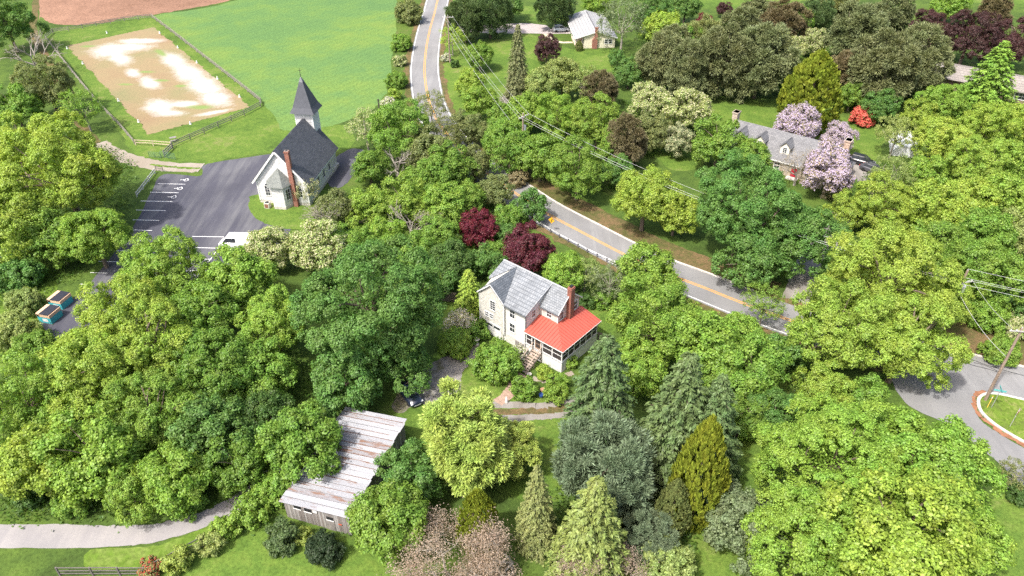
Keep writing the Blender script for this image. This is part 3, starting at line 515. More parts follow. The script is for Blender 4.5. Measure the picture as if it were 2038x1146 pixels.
for a, b_ in zip(yy[:-1], yy[1:]):
    MB().box(-0.07, -0.05, a + 0.06, b_ - 0.06, 1.72, 3.48).build('screen_panel', M_SCREEN, H); stick('porch_rail', M_WHITE, H, (-0.06, a + .06, 2.55), (-0.06, b_ - .06, 2.55), 0.08, 0.07); stick('porch_rail', M_WHITE, H, (-0.06, a + .06, 1.76), (-0.06, b_ - .06, 1.76), 0.1, 0.08)
dr = MB().box(-4.13, -3.27, 0.03, 0.07, 1.73, 1.95).box(-4.13, -4.03, 0.03, 0.07, 1.95, 3.48).box(-3.37, -3.27, 0.03, 0.07, 1.95, 3.48).box(-4.03, -3.37, 0.03, 0.07, 2.5, 2.58).build('screen_door', plain('brown_door', (0.30, 0.20, 0.14), 0.6), H); MB().box(-4.03, -3.37, 0.045, 0.055, 1.95, 2.5).box(-4.03, -3.37, 0.045, 0.055, 2.58, 3.48).build('screen_panel', M_SCREEN, dr)
for z in (3.55,):
    stick('porch_beam', M_WHITE, H, (-5.6, 0.04, z), (0.0, 0.04, z), 0.12, 0.14); stick('porch_beam', M_WHITE, H, (-0.04, 0.1, z), (-0.04, 7.3, z), 0.12, 0.14)
E0, E1 = 3.62, 4.46
roof_plane('porch_roof', [(-5.72, -0.28, E0), (0.28, -0.28, E0), (-2.86, 2.84, E1), (-5.72, 2.84, E1)], M_REDMETAL, H, 0.08)
roof_plane('porch_roof', [(0.28, -0.28, E0), (0.28, 7.6, E0), (-2.93, 7.6, E1), (-2.93, 2.84, E1)], M_REDMETAL, H, 0.08)
for i in range(13):
    x = -5.45 + i * 0.44; y1 = min(2.8, 2.8 if x < -2.9 else -0.28 + (0.28 - x) * 0.97); z1 = E0 + (E1 - E0) * (y1 + 0.28) / 3.12
    stick('roof_seam', plain('red_seam', (.29, .05, .035), .5, .1), H, (x, -0.28, E0 + 0.015), (x, y1, z1 + 0.015), 0.035, 0.05)
for i in range(18):
    y = -0.1 + i * 0.44; x1 = -2.9 if y > 2.84 else 0.28 - (y + 0.28) / 0.97
    stick('roof_seam', plain('red_seam', (.29, .05, .035), .5, .1), H, (0.28, y, E0 + 0.015), (x1, y, E0 + (E1 - E0) * (0.28 - x1) / 3.2 + 0.015), 0.035, 0.05)
stick('roof_edge', M_WHITE, H, (-5.7, -0.3, E0 - 0.06), (0.3, -0.3, E0 - 0.06), 0.04, 0.1); stick('roof_edge', M_WHITE, H, (0.3, -0.3, E0 - 0.06), (0.3, 7.6, E0 - 0.06), 0.04, 0.1)
# the wooden steps (one thing, fixed to the house)
for i in range(9):
    z = 1.6 - (i + 1) * 0.168; y = -0.05 - (i + 1) * 0.31
    stick('step', M_STAIR, H, (-4.35, y + 0.12, z), (-3.1, y + 0.12, z), 0.29, 0.045)
for x in (-4.4, -3.05):
    stick('stringer', M_STAIR, H, (x, 0.0, 1.45), (x, -3.0, 0.05), 0.06, 0.25); stick('handrail', M_STAIR, H, (x, 0.0, 2.5), (x, -2.9, 1.05), 0.1, 0.06)
    for y, z0, z1 in ((-0.1, 0, 2.5), (-1.5, 0, 1.75), (-2.85, 0, 1.08)): stick('stair_post', M_STAIR, H, (x, y, z0), (x, y, z1), 0.09, 0.09, (0, 1, 0))
# --- the church. local x: to the right of the ridge, local y: along the ridge towards the steeple
ca = math.atan2(-0.137, 0.99); CH = empty('church', (-37.4, 107.5, 0), ca)
tag(CH, 'white clapboard church with charcoal roof, square steeple and brick chimney', 'church')
W2, ZE, ZR, LN = 4.25, 4.35, 9.45, 12.3
MB().box(-W2 - .04, W2 + .04, 0.02, LN + 2.5, 0, 0.55).build('foundation', M_CONC, CH)
MB().prism([(-W2, 0, .55), (W2, 0, .55), (W2, 0, ZE), (0, 0, ZR), (-W2, 0, ZE)], (0, LN, 0)).build('wall', M_SIDINGW, CH)
MB().prism([(-3.9, LN + .003, .55), (3.9, LN + .003, .55), (3.9, LN + .003, ZE - .9), (0, LN + .003, 8.15), (-3.9, LN + .003, ZE - .9)], (0, 2.4, 0)).build('porch_wall', M_SIDINGW, CH)
sl = (ZR - ZE) / W2
def gable_roof(parent, w, y0, y1, zr, slope, over, mat, t=0.16, name='roof'):
    for s_ in (-1, 1):
        q = [(0.02 * s_, y0, zr), (s_ * (w + over), y0, zr - slope * (w + over)), (s_ * (w + over), y1, zr - slope * (w + over)), (0.02 * s_, y1, zr)]
        roof_plane(name, q if s_ < 0 else q[::-1], mat, parent, t)
gable_roof(CH, W2, -0.4, LN + .2, ZR + 0.2, sl, 0.55, M_CHURCHROOF); gable_roof(CH, 3.9, LN + .22, LN + 2.7, 8.5, sl, 0.5, M_CHURCHROOF, name='porch_roof')
for s_ in (-1, 1): stick('barge_board', M_WHITE, CH, (0.03 * s_, -0.42, ZR + .05), (s_ * (W2 + .55), -0.42, ZR + .05 - sl * (W2 + .55)), 0.06, 0.3)
for s_ in (-1, 1): stick('eave_board', M_WHITE, CH, (s_ * (W2 + .57), -0.4, ZE - .62), (s_ * (W2 + .57), LN + .2, ZE - .62), 0.1, 0.2)
for s_ in (-1, 1): stick('corner_board', M_WHITE, CH, (s_ * (W2 - .05), -0.03, .55), (s_ * (W2 - .05), -0.03, ZE), 0.2, 0.06, (0, 1, 0))
for x in (-3.0, 2.55): window(CH, (x, 0, 1.5), X_, FW, 0.75, 1.7, 2, 3, arch=True)
for y in (1.6, 4.3, 7.0, 9.7): window(CH, (W2, y, 1.5), Y_, (1, 0, 0), 0.85, 1.9, 2, 3, arch=True); window(CH, (-W2, y + .85, 1.5), -Y_, (-1, 0, 0), 0.85, 1.9, 2, 3, arch=True)
MB().obox((-0.35, 0, 7.4), X_, FW, Z_, 0, .7, 0, .05, 0, .8).build('gable_vent', M_WHITE, CH)
ap = [(-2.05, 0), (-1.15, -1.75), (0.85, -1.75), (1.75, 0)]
MB().prism([(x, y, 0) for x, y in ap], (0, 0, .5)).build('apse_foundation', M_CONC, CH)
MB().prism([(x * .97, y * .97, .5) for x, y in ap], (0, 0, 3.75)).build('apse_wall', M_SIDINGW, CH)
M_APSE = shingle('green_grey_shingle', (0.135, 0.15, 0.14), (0.19, 0.205, 0.19), (0.10, 0.11, 0.10), .5, .2, 'X', .15)
apx = (-.15, 0.0, 6.6); ov = [(-2.55, 0.0, 4.1), (-1.45, -2.2, 4.1), (1.15, -2.2, 4.1), (2.25, 0.0, 4.1)]
for i in range(3): MB().slab([ov[i], ov[i + 1], apx], .1).build('apse_roof', M_APSE, CH)
dv = np.array([.9, 1.75, 0]) / np.hypot(.9, 1.75); window(CH, np.array([.85, -1.75, 1.5]) * [.97, .97, 1] + dv * .5, dv, (dv[1], -dv[0], 0), .8, 1.8, 2, 3)
dv2 = np.array([.9, -1.75, 0]) / np.hypot(.9, 1.75); window(CH, np.array([-2.05, 0, 1.5]) * [.97, .97, 1] + dv2 * .55, dv2, (dv2[1], -dv2[0], 0), .8, 1.8, 2, 3)
chm = MB().box(1.75, 2.45, -0.62, -0.02, 0, 9.9).box(1.69, 2.51, -0.68, 0.04, 9.6, 9.8).build('chimney', M_BRICK, CH); MB().box(1.9, 2.3, -0.5, -0.15, 9.9, 9.93).build('flue', M_DARK, chm)
tw = 1.5; TY = LN + 2.0
MB().box(-tw - .0, tw, TY - tw, TY + tw, 0, 10.9).build('tower', M_SIDINGW, CH)
for s_ in (-1, 1): stick('corner_board', M_WHITE, CH, (s_ * tw, TY - tw - .02, 6.5), (s_ * tw, TY - tw - .02, 10.8), .2, .06, (0, 1, 0))
for x in (-1.15, 0.2): MB().obox((x, TY - tw, 8.9), X_, FW, Z_, 0, .95, 0, .05, 0, 1.5).build('louvre', M_GREYPAINT if False else plain('pale_louvre', (.55, .55, .55), .6), CH)
MB().obox((tw, TY - .6, 8.9), Y_, X_, Z_, 0, 1.2, 0, .05, 0, 1.5).build('louvre', MATS['pale_louvre'], CH)
sp = MB(); e1, e2, z0, z1, z2 = 2.15, 1.66, 10.6, 11.5, 16.3
ring = lambda e, z: [(-e, TY - e, z), (e, TY - e, z), (e, TY + e, z), (-e, TY + e, z)]
sp.add(ring(e1, z0) + ring(e2, z1) + ring(0.32, 15.6) + [(0, TY, z0)], [(0, 1, 5, 4), (1, 2, 6, 5), (2, 3, 7, 6), (3, 0, 4, 7), (4, 5, 9, 8), (5, 6, 10, 9), (6, 7, 11, 10), (7, 4, 8, 11), (1, 0, 12), (2, 1, 12), (3, 2, 12), (0, 3, 12)])
spo = sp.build('spire', plain('spire_slate', (.075, .08, .094), .7, .2, 1.5, .3), CH); MB().add(ring(.36, 15.55) + [(0, TY, 16.5)], [(0, 1, 4), (1, 2, 4), (2, 3, 4), (3, 0, 4), (3, 2, 1, 0)]).build('spire_cap', plain('lead_cap', (.16, .165, .18), .5), spo)
MB().tube((0, TY, 16.3), (0, TY, 17.9), .05, .03).tube((-.28, TY, 17.45), (.28, TY, 17.45), .035).lathe([(.02, 16.6), (.12, 16.7), (.02, 16.8)], 8, (0, TY)).build('finial', M_DARK, spo)
stick('step', M_CONC, CH, (-1.2, LN + 3.9, .15), (1.2, LN + 3.9, .15), .9, .3)
ac = empty('air_conditioner', (-40.0, 106.4, 0.03), ca); tag(ac, 'beige air conditioning unit standing in front of the church', 'air conditioner')
MB().box(-.42, .42, -.42, .42, 0, .95).build('casing', plain('beige_enamel', (.55, .52, .45), .5), ac, .03); MB().box(-.3, .3, -.44, -.42, .15, .8).build('grille', plain('rusty_grille', (.22, .10, .07), .8), ac); MB().lathe([(.34, .955), (.34, .985), (.06, .985)], 12).build('fan_guard', M_DARK, ac)
# --- tin-roofed barn. local x: across the front, local y: along its length
BN = empty('barn', (-21.95, 45.72, 0), math.atan2(-.302, .953)); tag(BN, 'weathered plank barn with a rusty corrugated tin roof', 'barn')
BW, BL = 6.95, 12.6; M_BARNIN = plain('dark_barn_timber', (.09, .08, .075), .9)
MB().box(0.06, BW - .06, .06, BL - .06, 0, 2.62).build('frame', M_BARNIN, BN)
def plankwall(fixed, axis, L, zt0, zt1, n_):
    wv = L / n_; mats = (M_OLDWOOD, plain('brown_grey_wood', (.21, .185, .17), .9, .4, 1.8, .3, stretch=(3, 3, .35)), plain('silver_wood', (.33, .315, .30), .85, .35, 1.8, .3, stretch=(3, 3, .35)))
    for i in range(n_):
        if RNG.random() < .025: continue
        a = (i + .5) * wv; zt = zt0 + (zt1 - zt0) * a / L - RNG.random() * .06; zb = .01 + RNG.random() * .1; f_ = fixed + RNG.uniform(-.012, .012)
        o = link('plank', unit_box(mats[RNG.integers(3)]), BN); o.location = (a, f_, (zb + zt) / 2) if axis == 'x' else (f_, a, (zb + zt) / 2); o.scale = (wv * .92, .035, zt - zb) if axis == 'x' else (.035, wv * .92, zt - zb)
plankwall(0.03, 'x', BW, 2.62, 3.0, 34); plankwall(0.0, 'y', BL, 2.62, 2.62, 40); plankwall(BW, 'y', BL, 3.0, 3.0, 40); plankwall(BL, 'x', BW, 2.62, 3.0, 30)
for x, z, w in ((1.05, 1.95, .75), (2.2, 1.9, .75), (4.55, 1.6, .7)):
    MB().box(x, x + w, -.04, .0, z, z + .42).build('window_opening', M_DARK, BN); stick('lintel', M_WHITE, BN, (x - .05, -.05, z - .05), (x + w + .05, -.05, z - .05), .05, .09)
dd = MB().box(4.4, 5.3, -.03, .0, .05, 1.5).build('barn_door', M_OLDWOOD, BN); stick('lintel', M_WHITE, BN, (3.15, -.04, 2.25), (3.6, -.04, 2.25), .04, .32)
stick('red_tag', plain('red_paint', (.5, .1, .05), .6), BN, (5.75, -.04, 1.35), (6.1, -.04, 1.35), .03, .14)
def tin_mesh(L, w):
    m_ = MB(); k = 12; v = []; f = []
    for i in range(k + 1):
        y = w * i / k - w / 2; z = .022 * (1 if i % 2 else -1); v += [(-L / 2, y, z), (L / 2, y, z)]
    f = [(2 * i, 2 * i + 1, 2 * i + 3, 2 * i + 2) for i in range(k)]; m_.add(v, f); return m_
def tin_mat(name, col, rust):
    m, nt, b = new_mat(name); o = coords(nt, (.5, 3.0, 1)); n = noise(nt, 1.2, 6, .65, coords(nt, (.35, 1.6, 1), kind='Object')); nf = noise(nt, 9, 4, .7, o); oi = N(nt, 'ShaderNodeObjectInfo')
    ad = N(nt, 'ShaderNodeVectorMath', operation='ADD'); mp = coords(nt, (.45, 2.6, 1)); mu = N(nt, 'ShaderNodeVectorMath', operation='SCALE'); nt.links.new(oi.outputs['Location'], mu.inputs[0]); mu.inputs['Scale'].default_value = 1.7
    nt.links.new(mp, ad.inputs[0]); nt.links.new(mu.outputs[0], ad.inputs[1]); n = noise(nt, 1.0, 6, .7, ad.outputs[0])
    r = ramp(nt, n.outputs[0], [(rust - .04, 0.0), (rust + .06, 1.0)]); rc = ramp(nt, nf.outputs[0], [(.3, (.11, .06, .042)), (.7, (.20, .115, .08))])
    g = ramp(nt, nf.outputs[0], [(.3, (col[0] * .85, col[1] * .85, col[2] * .85)), (.7, (col[0] * 1.1, col[1] * 1.1, col[2] * 1.1))])
    nt.links.new(mix(nt, g.outputs[0], rc.outputs[0], r.outputs[0]), b.inputs['Base Color']); b.inputs['Roughness'].default_value = .55; b.inputs['Metallic'].default_value = 0.0; b.inputs['Specular IOR Level'].default_value = 0.2; return m
TIN = [tin_mat('tin_pale', (.27, .275, .295), .66), tin_mat('tin_streaked', (.235, .24, .26), .60), tin_mat('tin_rusty', (.20, .195, .21), .53)]
tilt = math.atan2(.38, BW); rows = 20; wv = (BL + .6) / rows
tm = {}
for mi, mt in enumerate(TIN):
    for L in (4.0, 3.55): tm[(mi, L)] = tin_mesh(L, wv * 1.09).mesh('tin_sheet', mt)
pat = [2, 1, 0, 2, 1, 0, 1, 0, 0, 1, 0, 1, 0, 0, 2, 0, 1, 2, 1, 0]
for i in range(rows):
    for j, L in ((0, 4.0), (1, 3.55)):
        mi = pat[(i * 7 + j * 3) % 20] if i > 0 else (0 if j else 1); o = link('tin_sheet', tm[(mi, L)], BN)
        x = -.2 + 2.0 if j == 0 else -.2 + 3.9 + 3.55 / 2; y = -.3 + (i + .5) * wv
        o.location = (x + RNG.uniform(-.06, .06), y, 2.78 + x / BW * .38 + (.02 if j else 0) + .018 * (i % 2)); o.rotation_euler = (RNG.uniform(-.012, .012), -tilt, RNG.uniform(-.008, .008))
M_RUST = plain('rusty_seam', (.15, .085, .06), .85, .4, 1.5, .2, stretch=(.4, 2, 1)); M_SEAMG = plain('grey_seam', (.17, .165, .17), .8, .3, 1.5, .2)
for i in range(1, rows):
    y = -.3 + i * wv; x0, x1 = -.2 + RNG.uniform(0, 1.2) * (i % 3 == 0), BW + .1 - RNG.uniform(0, 2.0) * (i % 2 == 0)
    stick('roof_seam', M_RUST if RNG.random() < .6 else M_SEAMG, BN, (x0, y, 2.83 + x0 / BW * .38), (x1, y, 2.83 + x1 / BW * .38), RNG.uniform(.04, .09), .03)
stick('vent_pipe', M_GALV, BN, (2.6, 6.3, 2.8), (2.35, 6.3, 3.9), .12, .12, (0, 1, 0))
# --- the ranch house at the top
RA = empty('ranch_house', (20.9, 186.4, 0), 0.07); tag(RA, 'low ranch house with pale roof and brick end chimney by the far driveway', 'house')
MB().prism([(-2.9, 0, 0), (4.9, 0, 0), (4.9, 0, 2.6), (0.1, 0, 3.95), (-2.9, 0, 3.0)], (0, 18.2, 0)).build('wall', M_SIDINGY, RA)
roof_plane('roof', [(0.1, -.4, 4.2), (0.1, 18.6, 4.2), (-5.3, 18.6, 2.62), (-5.3, -.4, 2.62)], M_PALESHING, RA); roof_plane('roof', [(5.4, -.4, 2.6), (5.4, 18.6, 2.6), (0.12, 18.6, 4.2), (0.12, -.4, 4.2)], M_PALESHING, RA)
stick('ridge_cap', plain('dark_ridge', (.12, .12, .13), .7), RA, (.11, 1.0, 4.24), (.11, 17, 4.24), .28, .05)
MB().box(-4.9, -2.9, 0.3, 9.0, 0, .3).build('porch_floor', plain('tan_concrete', (.52, .43, .34), .85), RA)
for y in (.5, 3.2, 6.0, 8.8, 12.0, 15.5): stick('porch_post', M_WHITE, RA, (-4.75, y, 0), (-4.75, y, 2.75), .16, .16, (0, 1, 0))
MB().box(-.9, .35, -.55, -.01, 0, 2.2).prism([(-.9, -.55, 2.2), (.35, -.55, 2.2), (.35, -.55, 2.8), (-.35, -.55, 2.8)], (0, .54, 0)).box(-.35, .35, -.55, -.01, 2.8, 5.1).box(-.42, .42, -.6, .05, 5.0, 5.15).build('chimney', M_BRICK, RA)
for x in (2.3, 3.3): window(RA, (x, 0, 1.15), X_, FW, .75, .95, 1, 2)
window(RA, (-2.9, 2.5, 1.0), -Y_, (-1, 0, 0), 1.4, 1.2, 2, 2); window(RA, (-2.9, 6.5, 1.0), -Y_, (-1, 0, 0), 1.4, 1.2, 2, 2)
for s_, x in ((-1, -5.3), (1, 5.4)): stick('barge_board', M_WHITE, RA, (0.1, -.43, 4.1), (x, -.43, 2.52), .06, .2)
stick('eave_board', M_WHITE, RA, (-5.33, -.4, 2.52), (-5.33, 18.6, 2.52), .06, .2)
MB().box(-2.94, -2.9, 4.4, 5.4, .3, 2.4).build('door', plain('dark_red_door', (.25, .03, .03), .5), RA)
# --- the stone cape house behind the road. local x: along the ridge, local y: back
CP = empty('stone_house', (49.2, 116.85, 0), math.atan2(-.6, .8)); tag(CP, 'fieldstone cape house with grey roof, cream dormers and a red door', 'house')
MB().prism([(-13.0, 0, 0), (-13.0, 0, 2.7), (-13.0, 3.9, 5.95), (-13.0, 7.8, 2.7), (-13.0, 7.8, 0)], (19.6, 0, 0)).build('wall', M_STONE, CP)
roof_plane('roof', [(-13.3, -.4, 2.55), (6.9, -.4, 2.55), (6.9, 3.9, 6.15), (-13.3, 3.9, 6.15)], M_GREYSHING, CP); roof_plane('roof', [(6.9, 3.92, 6.15), (6.9, 8.2, 2.55), (-13.3, 8.2, 2.55), (-13.3, 3.92, 6.15)], M_GREYSHING, CP)
stick('eave_board', M_WHITE, CP, (-13.3, -.44, 2.45), (6.9, -.44, 2.45), .06, .2)
# the projecting front gable
MB().prism([(1.6, -1.4, 0), (5.4, -1.4, 0), (5.4, -1.4, 2.7), (3.5, -1.4, 4.4), (1.6, -1.4, 2.7)], (0, 3.0, 0)).build('gable_wall', M_STONE, CP)
roof_plane('gable_roof', [(3.5, -1.75, 4.65), (1.2, -1.75, 2.6), (1.2, 1.5, 2.6), (3.5, 2.2, 4.65)], M_GREYSHING, CP); roof_plane('gable_roof', [(5.8, -1.75, 2.6), (3.52, -1.75, 4.65), (3.52, 2.2, 4.65), (5.8, 1.5, 2.6)], M_GREYSHING, CP)
window(CP, (2.6, -1.4, .8), X_, FW, 1.8, 1.4, 4, 2); window(CP, (-3.6, 0, .9), X_, FW, .9, 1.3, 2, 2); window(CP, (-8, 0, .9), X_, FW, .9, 1.3, 2, 2)
MB().obox((-.5, 0, .2), X_, FW, Z_, 0, 1.0, 0, .06, 0, 2.1).build('door', plain('crimson_door', (.35, .02, .04), .5), CP); stick('door_step', M_CONC, CP, (-1.0, -.6, .1), (1.0, -.6, .1), 1.0, .2)
M_DORM = plain('cream_dormer', (.66, .62, .53), .7, .08)
for x in (-10.9, -7.2, -2.6):
    MB().prism([(x - .8, .75, 3.4), (x + .8, .75, 3.4), (x + .8, .75, 4.75), (x, .75, 5.5), (x - .8, .75, 4.75)], (0, 2.6, 0)).build('dormer_wall', M_DORM, CP)
    roof_plane('dormer_roof', [(x, .5, 5.7), (x - 1.0, .5, 4.7), (x - 1.0, 2.6, 4.7), (x, 3.4, 5.7)], M_GREYSHING, CP, .1); roof_plane('dormer_roof', [(x + 1.0, .5, 4.7), (x + .02, .5, 5.7), (x + .02, 3.4, 5.7), (x + 1.0, 2.6, 4.7)], M_GREYSHING, CP, .1)
    window(CP, (x - .32, .75, 3.75), X_, FW, .64, .95, 2, 3, M_WHITE, 'dormer_window', .07)
for x, nm in ((-13.45, 'a'), (6.55, 'b')): MB().box(x - .45, x + .5, 3.3, 4.6, 0, 7.6).box(x - .55, x + .6, 3.2, 4.7, 7.35, 7.6).build('chimney', M_STONE if nm == 'a' else brick_mat('tan_brick', (.40, .27, .20), (.46, .32, .24), (.45, .4, .35), .22, .08), CP)
MB().prism([(6.61, 5.0, 0), (6.61, 7.5, 0), (6.61, 7.5, 2.2), (6.61, 5.0, 2.2)], (1.2, 0, 0)).build('side_porch', M_STONE, CP); roof_plane('side_porch_roof', [(8.0, 4.8, 2.25), (8.0, 7.7, 2.25), (6.92, 7.7, 2.45), (6.92, 4.8, 2.45)], M_GREYSHING, CP)
# --- tan-roofed bungalow at the far right
FH = empty('bungalow', (104.0, 158.5, 0), math.atan2(-.55, .83)); tag(FH, 'tan-roofed bungalow half hidden behind trees at the far right', 'house')
MB().box(-12, 12, -4.6, 5.2, 0, 2.6).box(2.5, 4.0, -7.5, -4.6, 0, 2.3).build('wall', plain('dusky_brick_wall', (.22, .15, .12), .9, .25, 2), FH)
roof_plane('roof', [(-12.8, -5.6, 2.6), (12.8, -5.6, 2.6), (12.8, .3, 3.9), (-12.8, .3, 3.9)], M_TANROOF, FH); roof_plane('roof', [(12.8, .32, 3.9), (12.8, 6.0, 2.6), (-12.8, 6.0, 2.6), (-12.8, .32, 3.9)], M_TANROOF, FH)
MB().box(7.2, 8.3, -1.2, -.2, 2.6, 5.0).build('chimney', M_BRICK, FH); window(FH, (6, -4.6, .8), X_, FW, 2.0, 1.3, 3, 2); window(FH, (-4, -4.6, .8), X_, FW, 2.0, 1.3, 3, 2)
# ------------------------------------------------------------------ fences
def G3(px, py, z=0.0): p = gp(px, py); return (p[0], p[1], z)
def rail_fence(name, label, px, post_h, rails, spacing, mat, group=None, pw=.13, rw=.14, cat='fence', mat2=None):
    root = empty(name, G3(*px[0])); tag(root, label, cat, group); o0 = gp(*px[0])
    posts = []
    for a, b_ in zip(px[:-1], px[1:]):
        A, B = gp(*a) - o0, gp(*b_) - o0; L = np.linalg.norm(B - A); n_ = max(1, round(L / spacing))
        for i in range(n_): posts.append(A + (B - A) * i / n_)
    posts.append(gp(*px[-1]) - o0)
    for p in posts: stick('post', mat, root, (p[0], p[1], -.02), (p[0], p[1], post_h + RNG.uniform(-.04, .06)), pw, pw, (0, 1, 0))
    for p, q in zip(posts[:-1], posts[1:]):
        for z in rails: stick('rail', mat2 or mat, root, (p[0], p[1], z + RNG.uniform(-.03, .03)), (q[0], q[1], z + RNG.uniform(-.03, .03)), .05, rw)
    return root
rail_fence('arena_fence', 'long grey post-and-rail fence around the sandy riding arena', [(344, 294), (379, 278), (407, 266), (435, 253), (487, 230), (519, 213), (520, 205), (480, 173), (430, 134), (380, 95), (340, 64), (303, 36), (248, 42), (192, 52), (137, 62), (106, 66), (92, 78), (120, 115), (160, 165), (201, 214), (240, 254), (268, 287)], 1.25, (.45, .8, 1.12), 4.0, M_FENCEWOOD)
rail_fence('paddock_fence', 'pale new timber rail fence closing the arena corner', [(271, 289), (306, 291), (342, 294)], 1.2, (.6, 1.1), 5.5, M_PALEWOOD)
rail_fence('board_fence', 'short grey board fence from the arena corner post to the green gate', [(344, 296), (328, 312)], 1.3, (.35, .7, 1.1), 2.6, M_OLDWOOD, rw=.22)
rail_fence('parking_rail_fence', 'pale grey low rail fence edging the church parking lot', [(309, 345), (297, 361), (285, 377), (273, 392)], .95, (.35, .8), 2.8, plain('pale_grey_wood', (.5, .5, .47), .8, .2), rw=.2)
rail_fence('track_barrier', 'small dark tube barrier at the top of the parking lot', [(311, 339), (325, 341)], .9, (.5, .85), 2.2, M_DARK, pw=.07, rw=.06)
rail_fence('lower_fence', 'dark weathered board fence at the bottom left below the lane', [(120, 1145), (186, 1145), (240, 1145), (292, 1145), (330, 1126), (368, 1104), (404, 1086)], 1.25, (.3, .72, 1.18), 2.4, plain('dark_weathered_rail', (.15, .135, .125), .9, .3, 2, .2), rw=.12)
def gate(name, label, p0, p1, h, mat):
    root = empty(name, G3(*p0)); tag(root, label, 'gate', 'green metal gates by the track'); B = gp(*p1) - gp(*p0); L = np.linalg.norm(B); d = B / L
    f = MB()
    for t in (0, .5, 1): f.tube(B * t, B * t + np.array([0, 0, h]), .035)
    f.build('frame', mat, root)
    for k in range(5): MB().tube(np.array([0, 0, .18 + k * (h - .2) / 4]), B + np.array([0, 0, .18 + k * (h - .2) / 4]), .025).build('bar', mat, root)
    return root
gate('metal_gate', 'green tubular metal gate panel left of the overlapping one by the track', (298, 313), (321, 315), 1.15, M_GREENMETAL)
gate('metal_gate', 'green tubular metal gate panel with wire mesh nearest the parking lot', (321, 313), (350, 318), 1.25, M_GREENMETAL)
mb = empty('mounting_block', G3(346, 281), .5); tag(mb, 'grey wooden mounting block with two steps at the arena corner', 'mounting block')
for i, (y, z) in enumerate(((-.35, .35), (.05, .7), (.45, .7))): stick('step', M_OLDWOOD, mb, (-.6, y, z), (.6, y, z), .32, .05)
for x in (-.5, .5):
    for y, z in ((-.35, .33), (.45, .68)): stick('leg', M_OLDWOOD, mb, (x, y, 0), (x, y, z), .08, .08, (0, 1, 0))
mk = MB().lathe([(.26, .0), (.26, .04), (.17, .06), (.12, .55), (.02, .58)], 10).mesh('arena_marker', M_WHITE)
for q, w in (((213, 66), 'middle of the short far side'), ((318, 66), 'far right corner'), ((134, 97), 'far left corner'), ((165, 127), 'left side, next to the far corner'), ((236, 201), 'left side, second from the near corner'), ((276, 243), 'left side, nearest the near corner'), ((354, 95), 'right side, first from the far corner'), ((392, 125), 'right side, second from the far corner'), ((433, 157), 'right side, third from the far corner'), ((477, 193), 'near right corner'), ((379, 247), 'middle of the short near side')):
    o = link('arena_marker', mk); p = gp(*q); o.location = (p[0], p[1], .013); tag(o, 'small white cone marker of the arena, ' + w, 'arena marker', 'dressage markers round the arena')
# board fence behind the house
BF = empty('plank_fence', G3(866, 597)); tag(BF, 'brown vertical board fence on the lawn left of the farmhouse', 'fence'); B = gp(907, 602) - gp(866, 597)
for i in range(17):
    p = B * (i / 16.); h_ = 1.65 + RNG.uniform(-.03, .03); stick('board', plain('grey_brown_board', (.17, .14, .12), .9, .3, 2, .3), BF, (p[0], p[1], .03), (p[0], p[1], h_), .19, .03, (0, 1, 0))
for z in (.45, 1.35): stick('rail', MATS['grey_brown_board'], BF, (0, -.05, z), (B[0], B[1] - .05, z), .05, .09)
SF = empty('yard_fence', G3(1190, 676)); tag(SF, 'short dark board fence beside the porch corner', 'fence'); B = gp(1208, 682) - gp(1190, 676)
for i in range(7): p = B * (i / 6.); stick('board', MATS['grey_brown_board'], SF, (p[0], p[1], .03), (p[0], p[1], 1.3), .17, .03, (0, 1, 0))
for z in (.4, 1.1): stick('rail', MATS['grey_brown_board'], SF, (0, .05, z), (B[0], B[1] + .05, z), .05, .09)
# ------------------------------------------------------------------ guardrail and signs
gpx = [(160, 412), (290, 492), (430, 577), (575, 652), (735, 732), (885, 817), (1045, 892), (1205, 967)]
gpx = [(1060 + x / 8.185, 403 + y / 8.185) for x, y in gpx]; gpx = [(1040, 436)] + gpx + [(1227, 530), (1246, 539)]
GR = empty('guardrail', G3(*gpx[0])); tag(GR, 'galvanised steel guardrail along the road above the farmhouse', 'guardrail'); o0 = gp(*gpx[0]); P = [gp(*q) - o0 for q in gpx]
for p in P: stick('post', plain('dark_post_wood', (.12, .11, .11), .9), GR, (p[0], p[1], -.02), (p[0], p[1], .70), .13, .13, (0, 1, 0))
for p, q in zip(P[:-1], P[1:]):
    d = (q - p) / np.linalg.norm(q - p); n_ = np.array([-d[1], d[0], 0]); prof = [(.10, .42), (.18, .47), (.10, .56), (.10, .60), (.18, .69), (.10, .76)]
    m_ = MB(); v = [p + n_ * a + Z_ * z for a, z in prof] + [q + n_ * a + Z_ * z for a, z in prof]; m_.add(v, [(i, i + 1, 7 + i, 6 + i) for i in range(5)]); m_.build('rail', M_GALV, GR)
def text_part(body, size, mat, parent, loc, rot):
    cu = bpy.data.curves.new('lettering', 'FONT'); cu.body = body; cu.size = size; cu.align_x = 'CENTER'; cu.align_y = 'CENTER'; cu.extrude = .002
    t = bpy.data.objects.new('lettering', cu); C.objects.link(t); me = bpy.data.meshes.new_from_object(t); bpy.data.objects.remove(t); me.materials.append(mat)
    o = link('lettering', me, parent); o.location = loc; o.rotation_euler = rot; return o
WS = empty('warning_sign', G3(1097, 461), math.radians(-28)); tag(WS, 'yellow diamond curve warning sign behind the guardrail', 'road sign')
stick('post', M_GALV, WS, (0, 0, -.02), (0, 0, 2.3), .06, .06, (0, 1, 0)); s_ = .54
MB().prism([(0, -.04, 1.55 - .0), (s_, -.04, 1.55 + s_), (0, -.04, 1.55 + 2 * s_), (-s_, -.04, 1.55 + s_)], (0, .012, 0)).build('plate', plain('sign_yellow', (.75, .36, .02), .5, .05), WS)
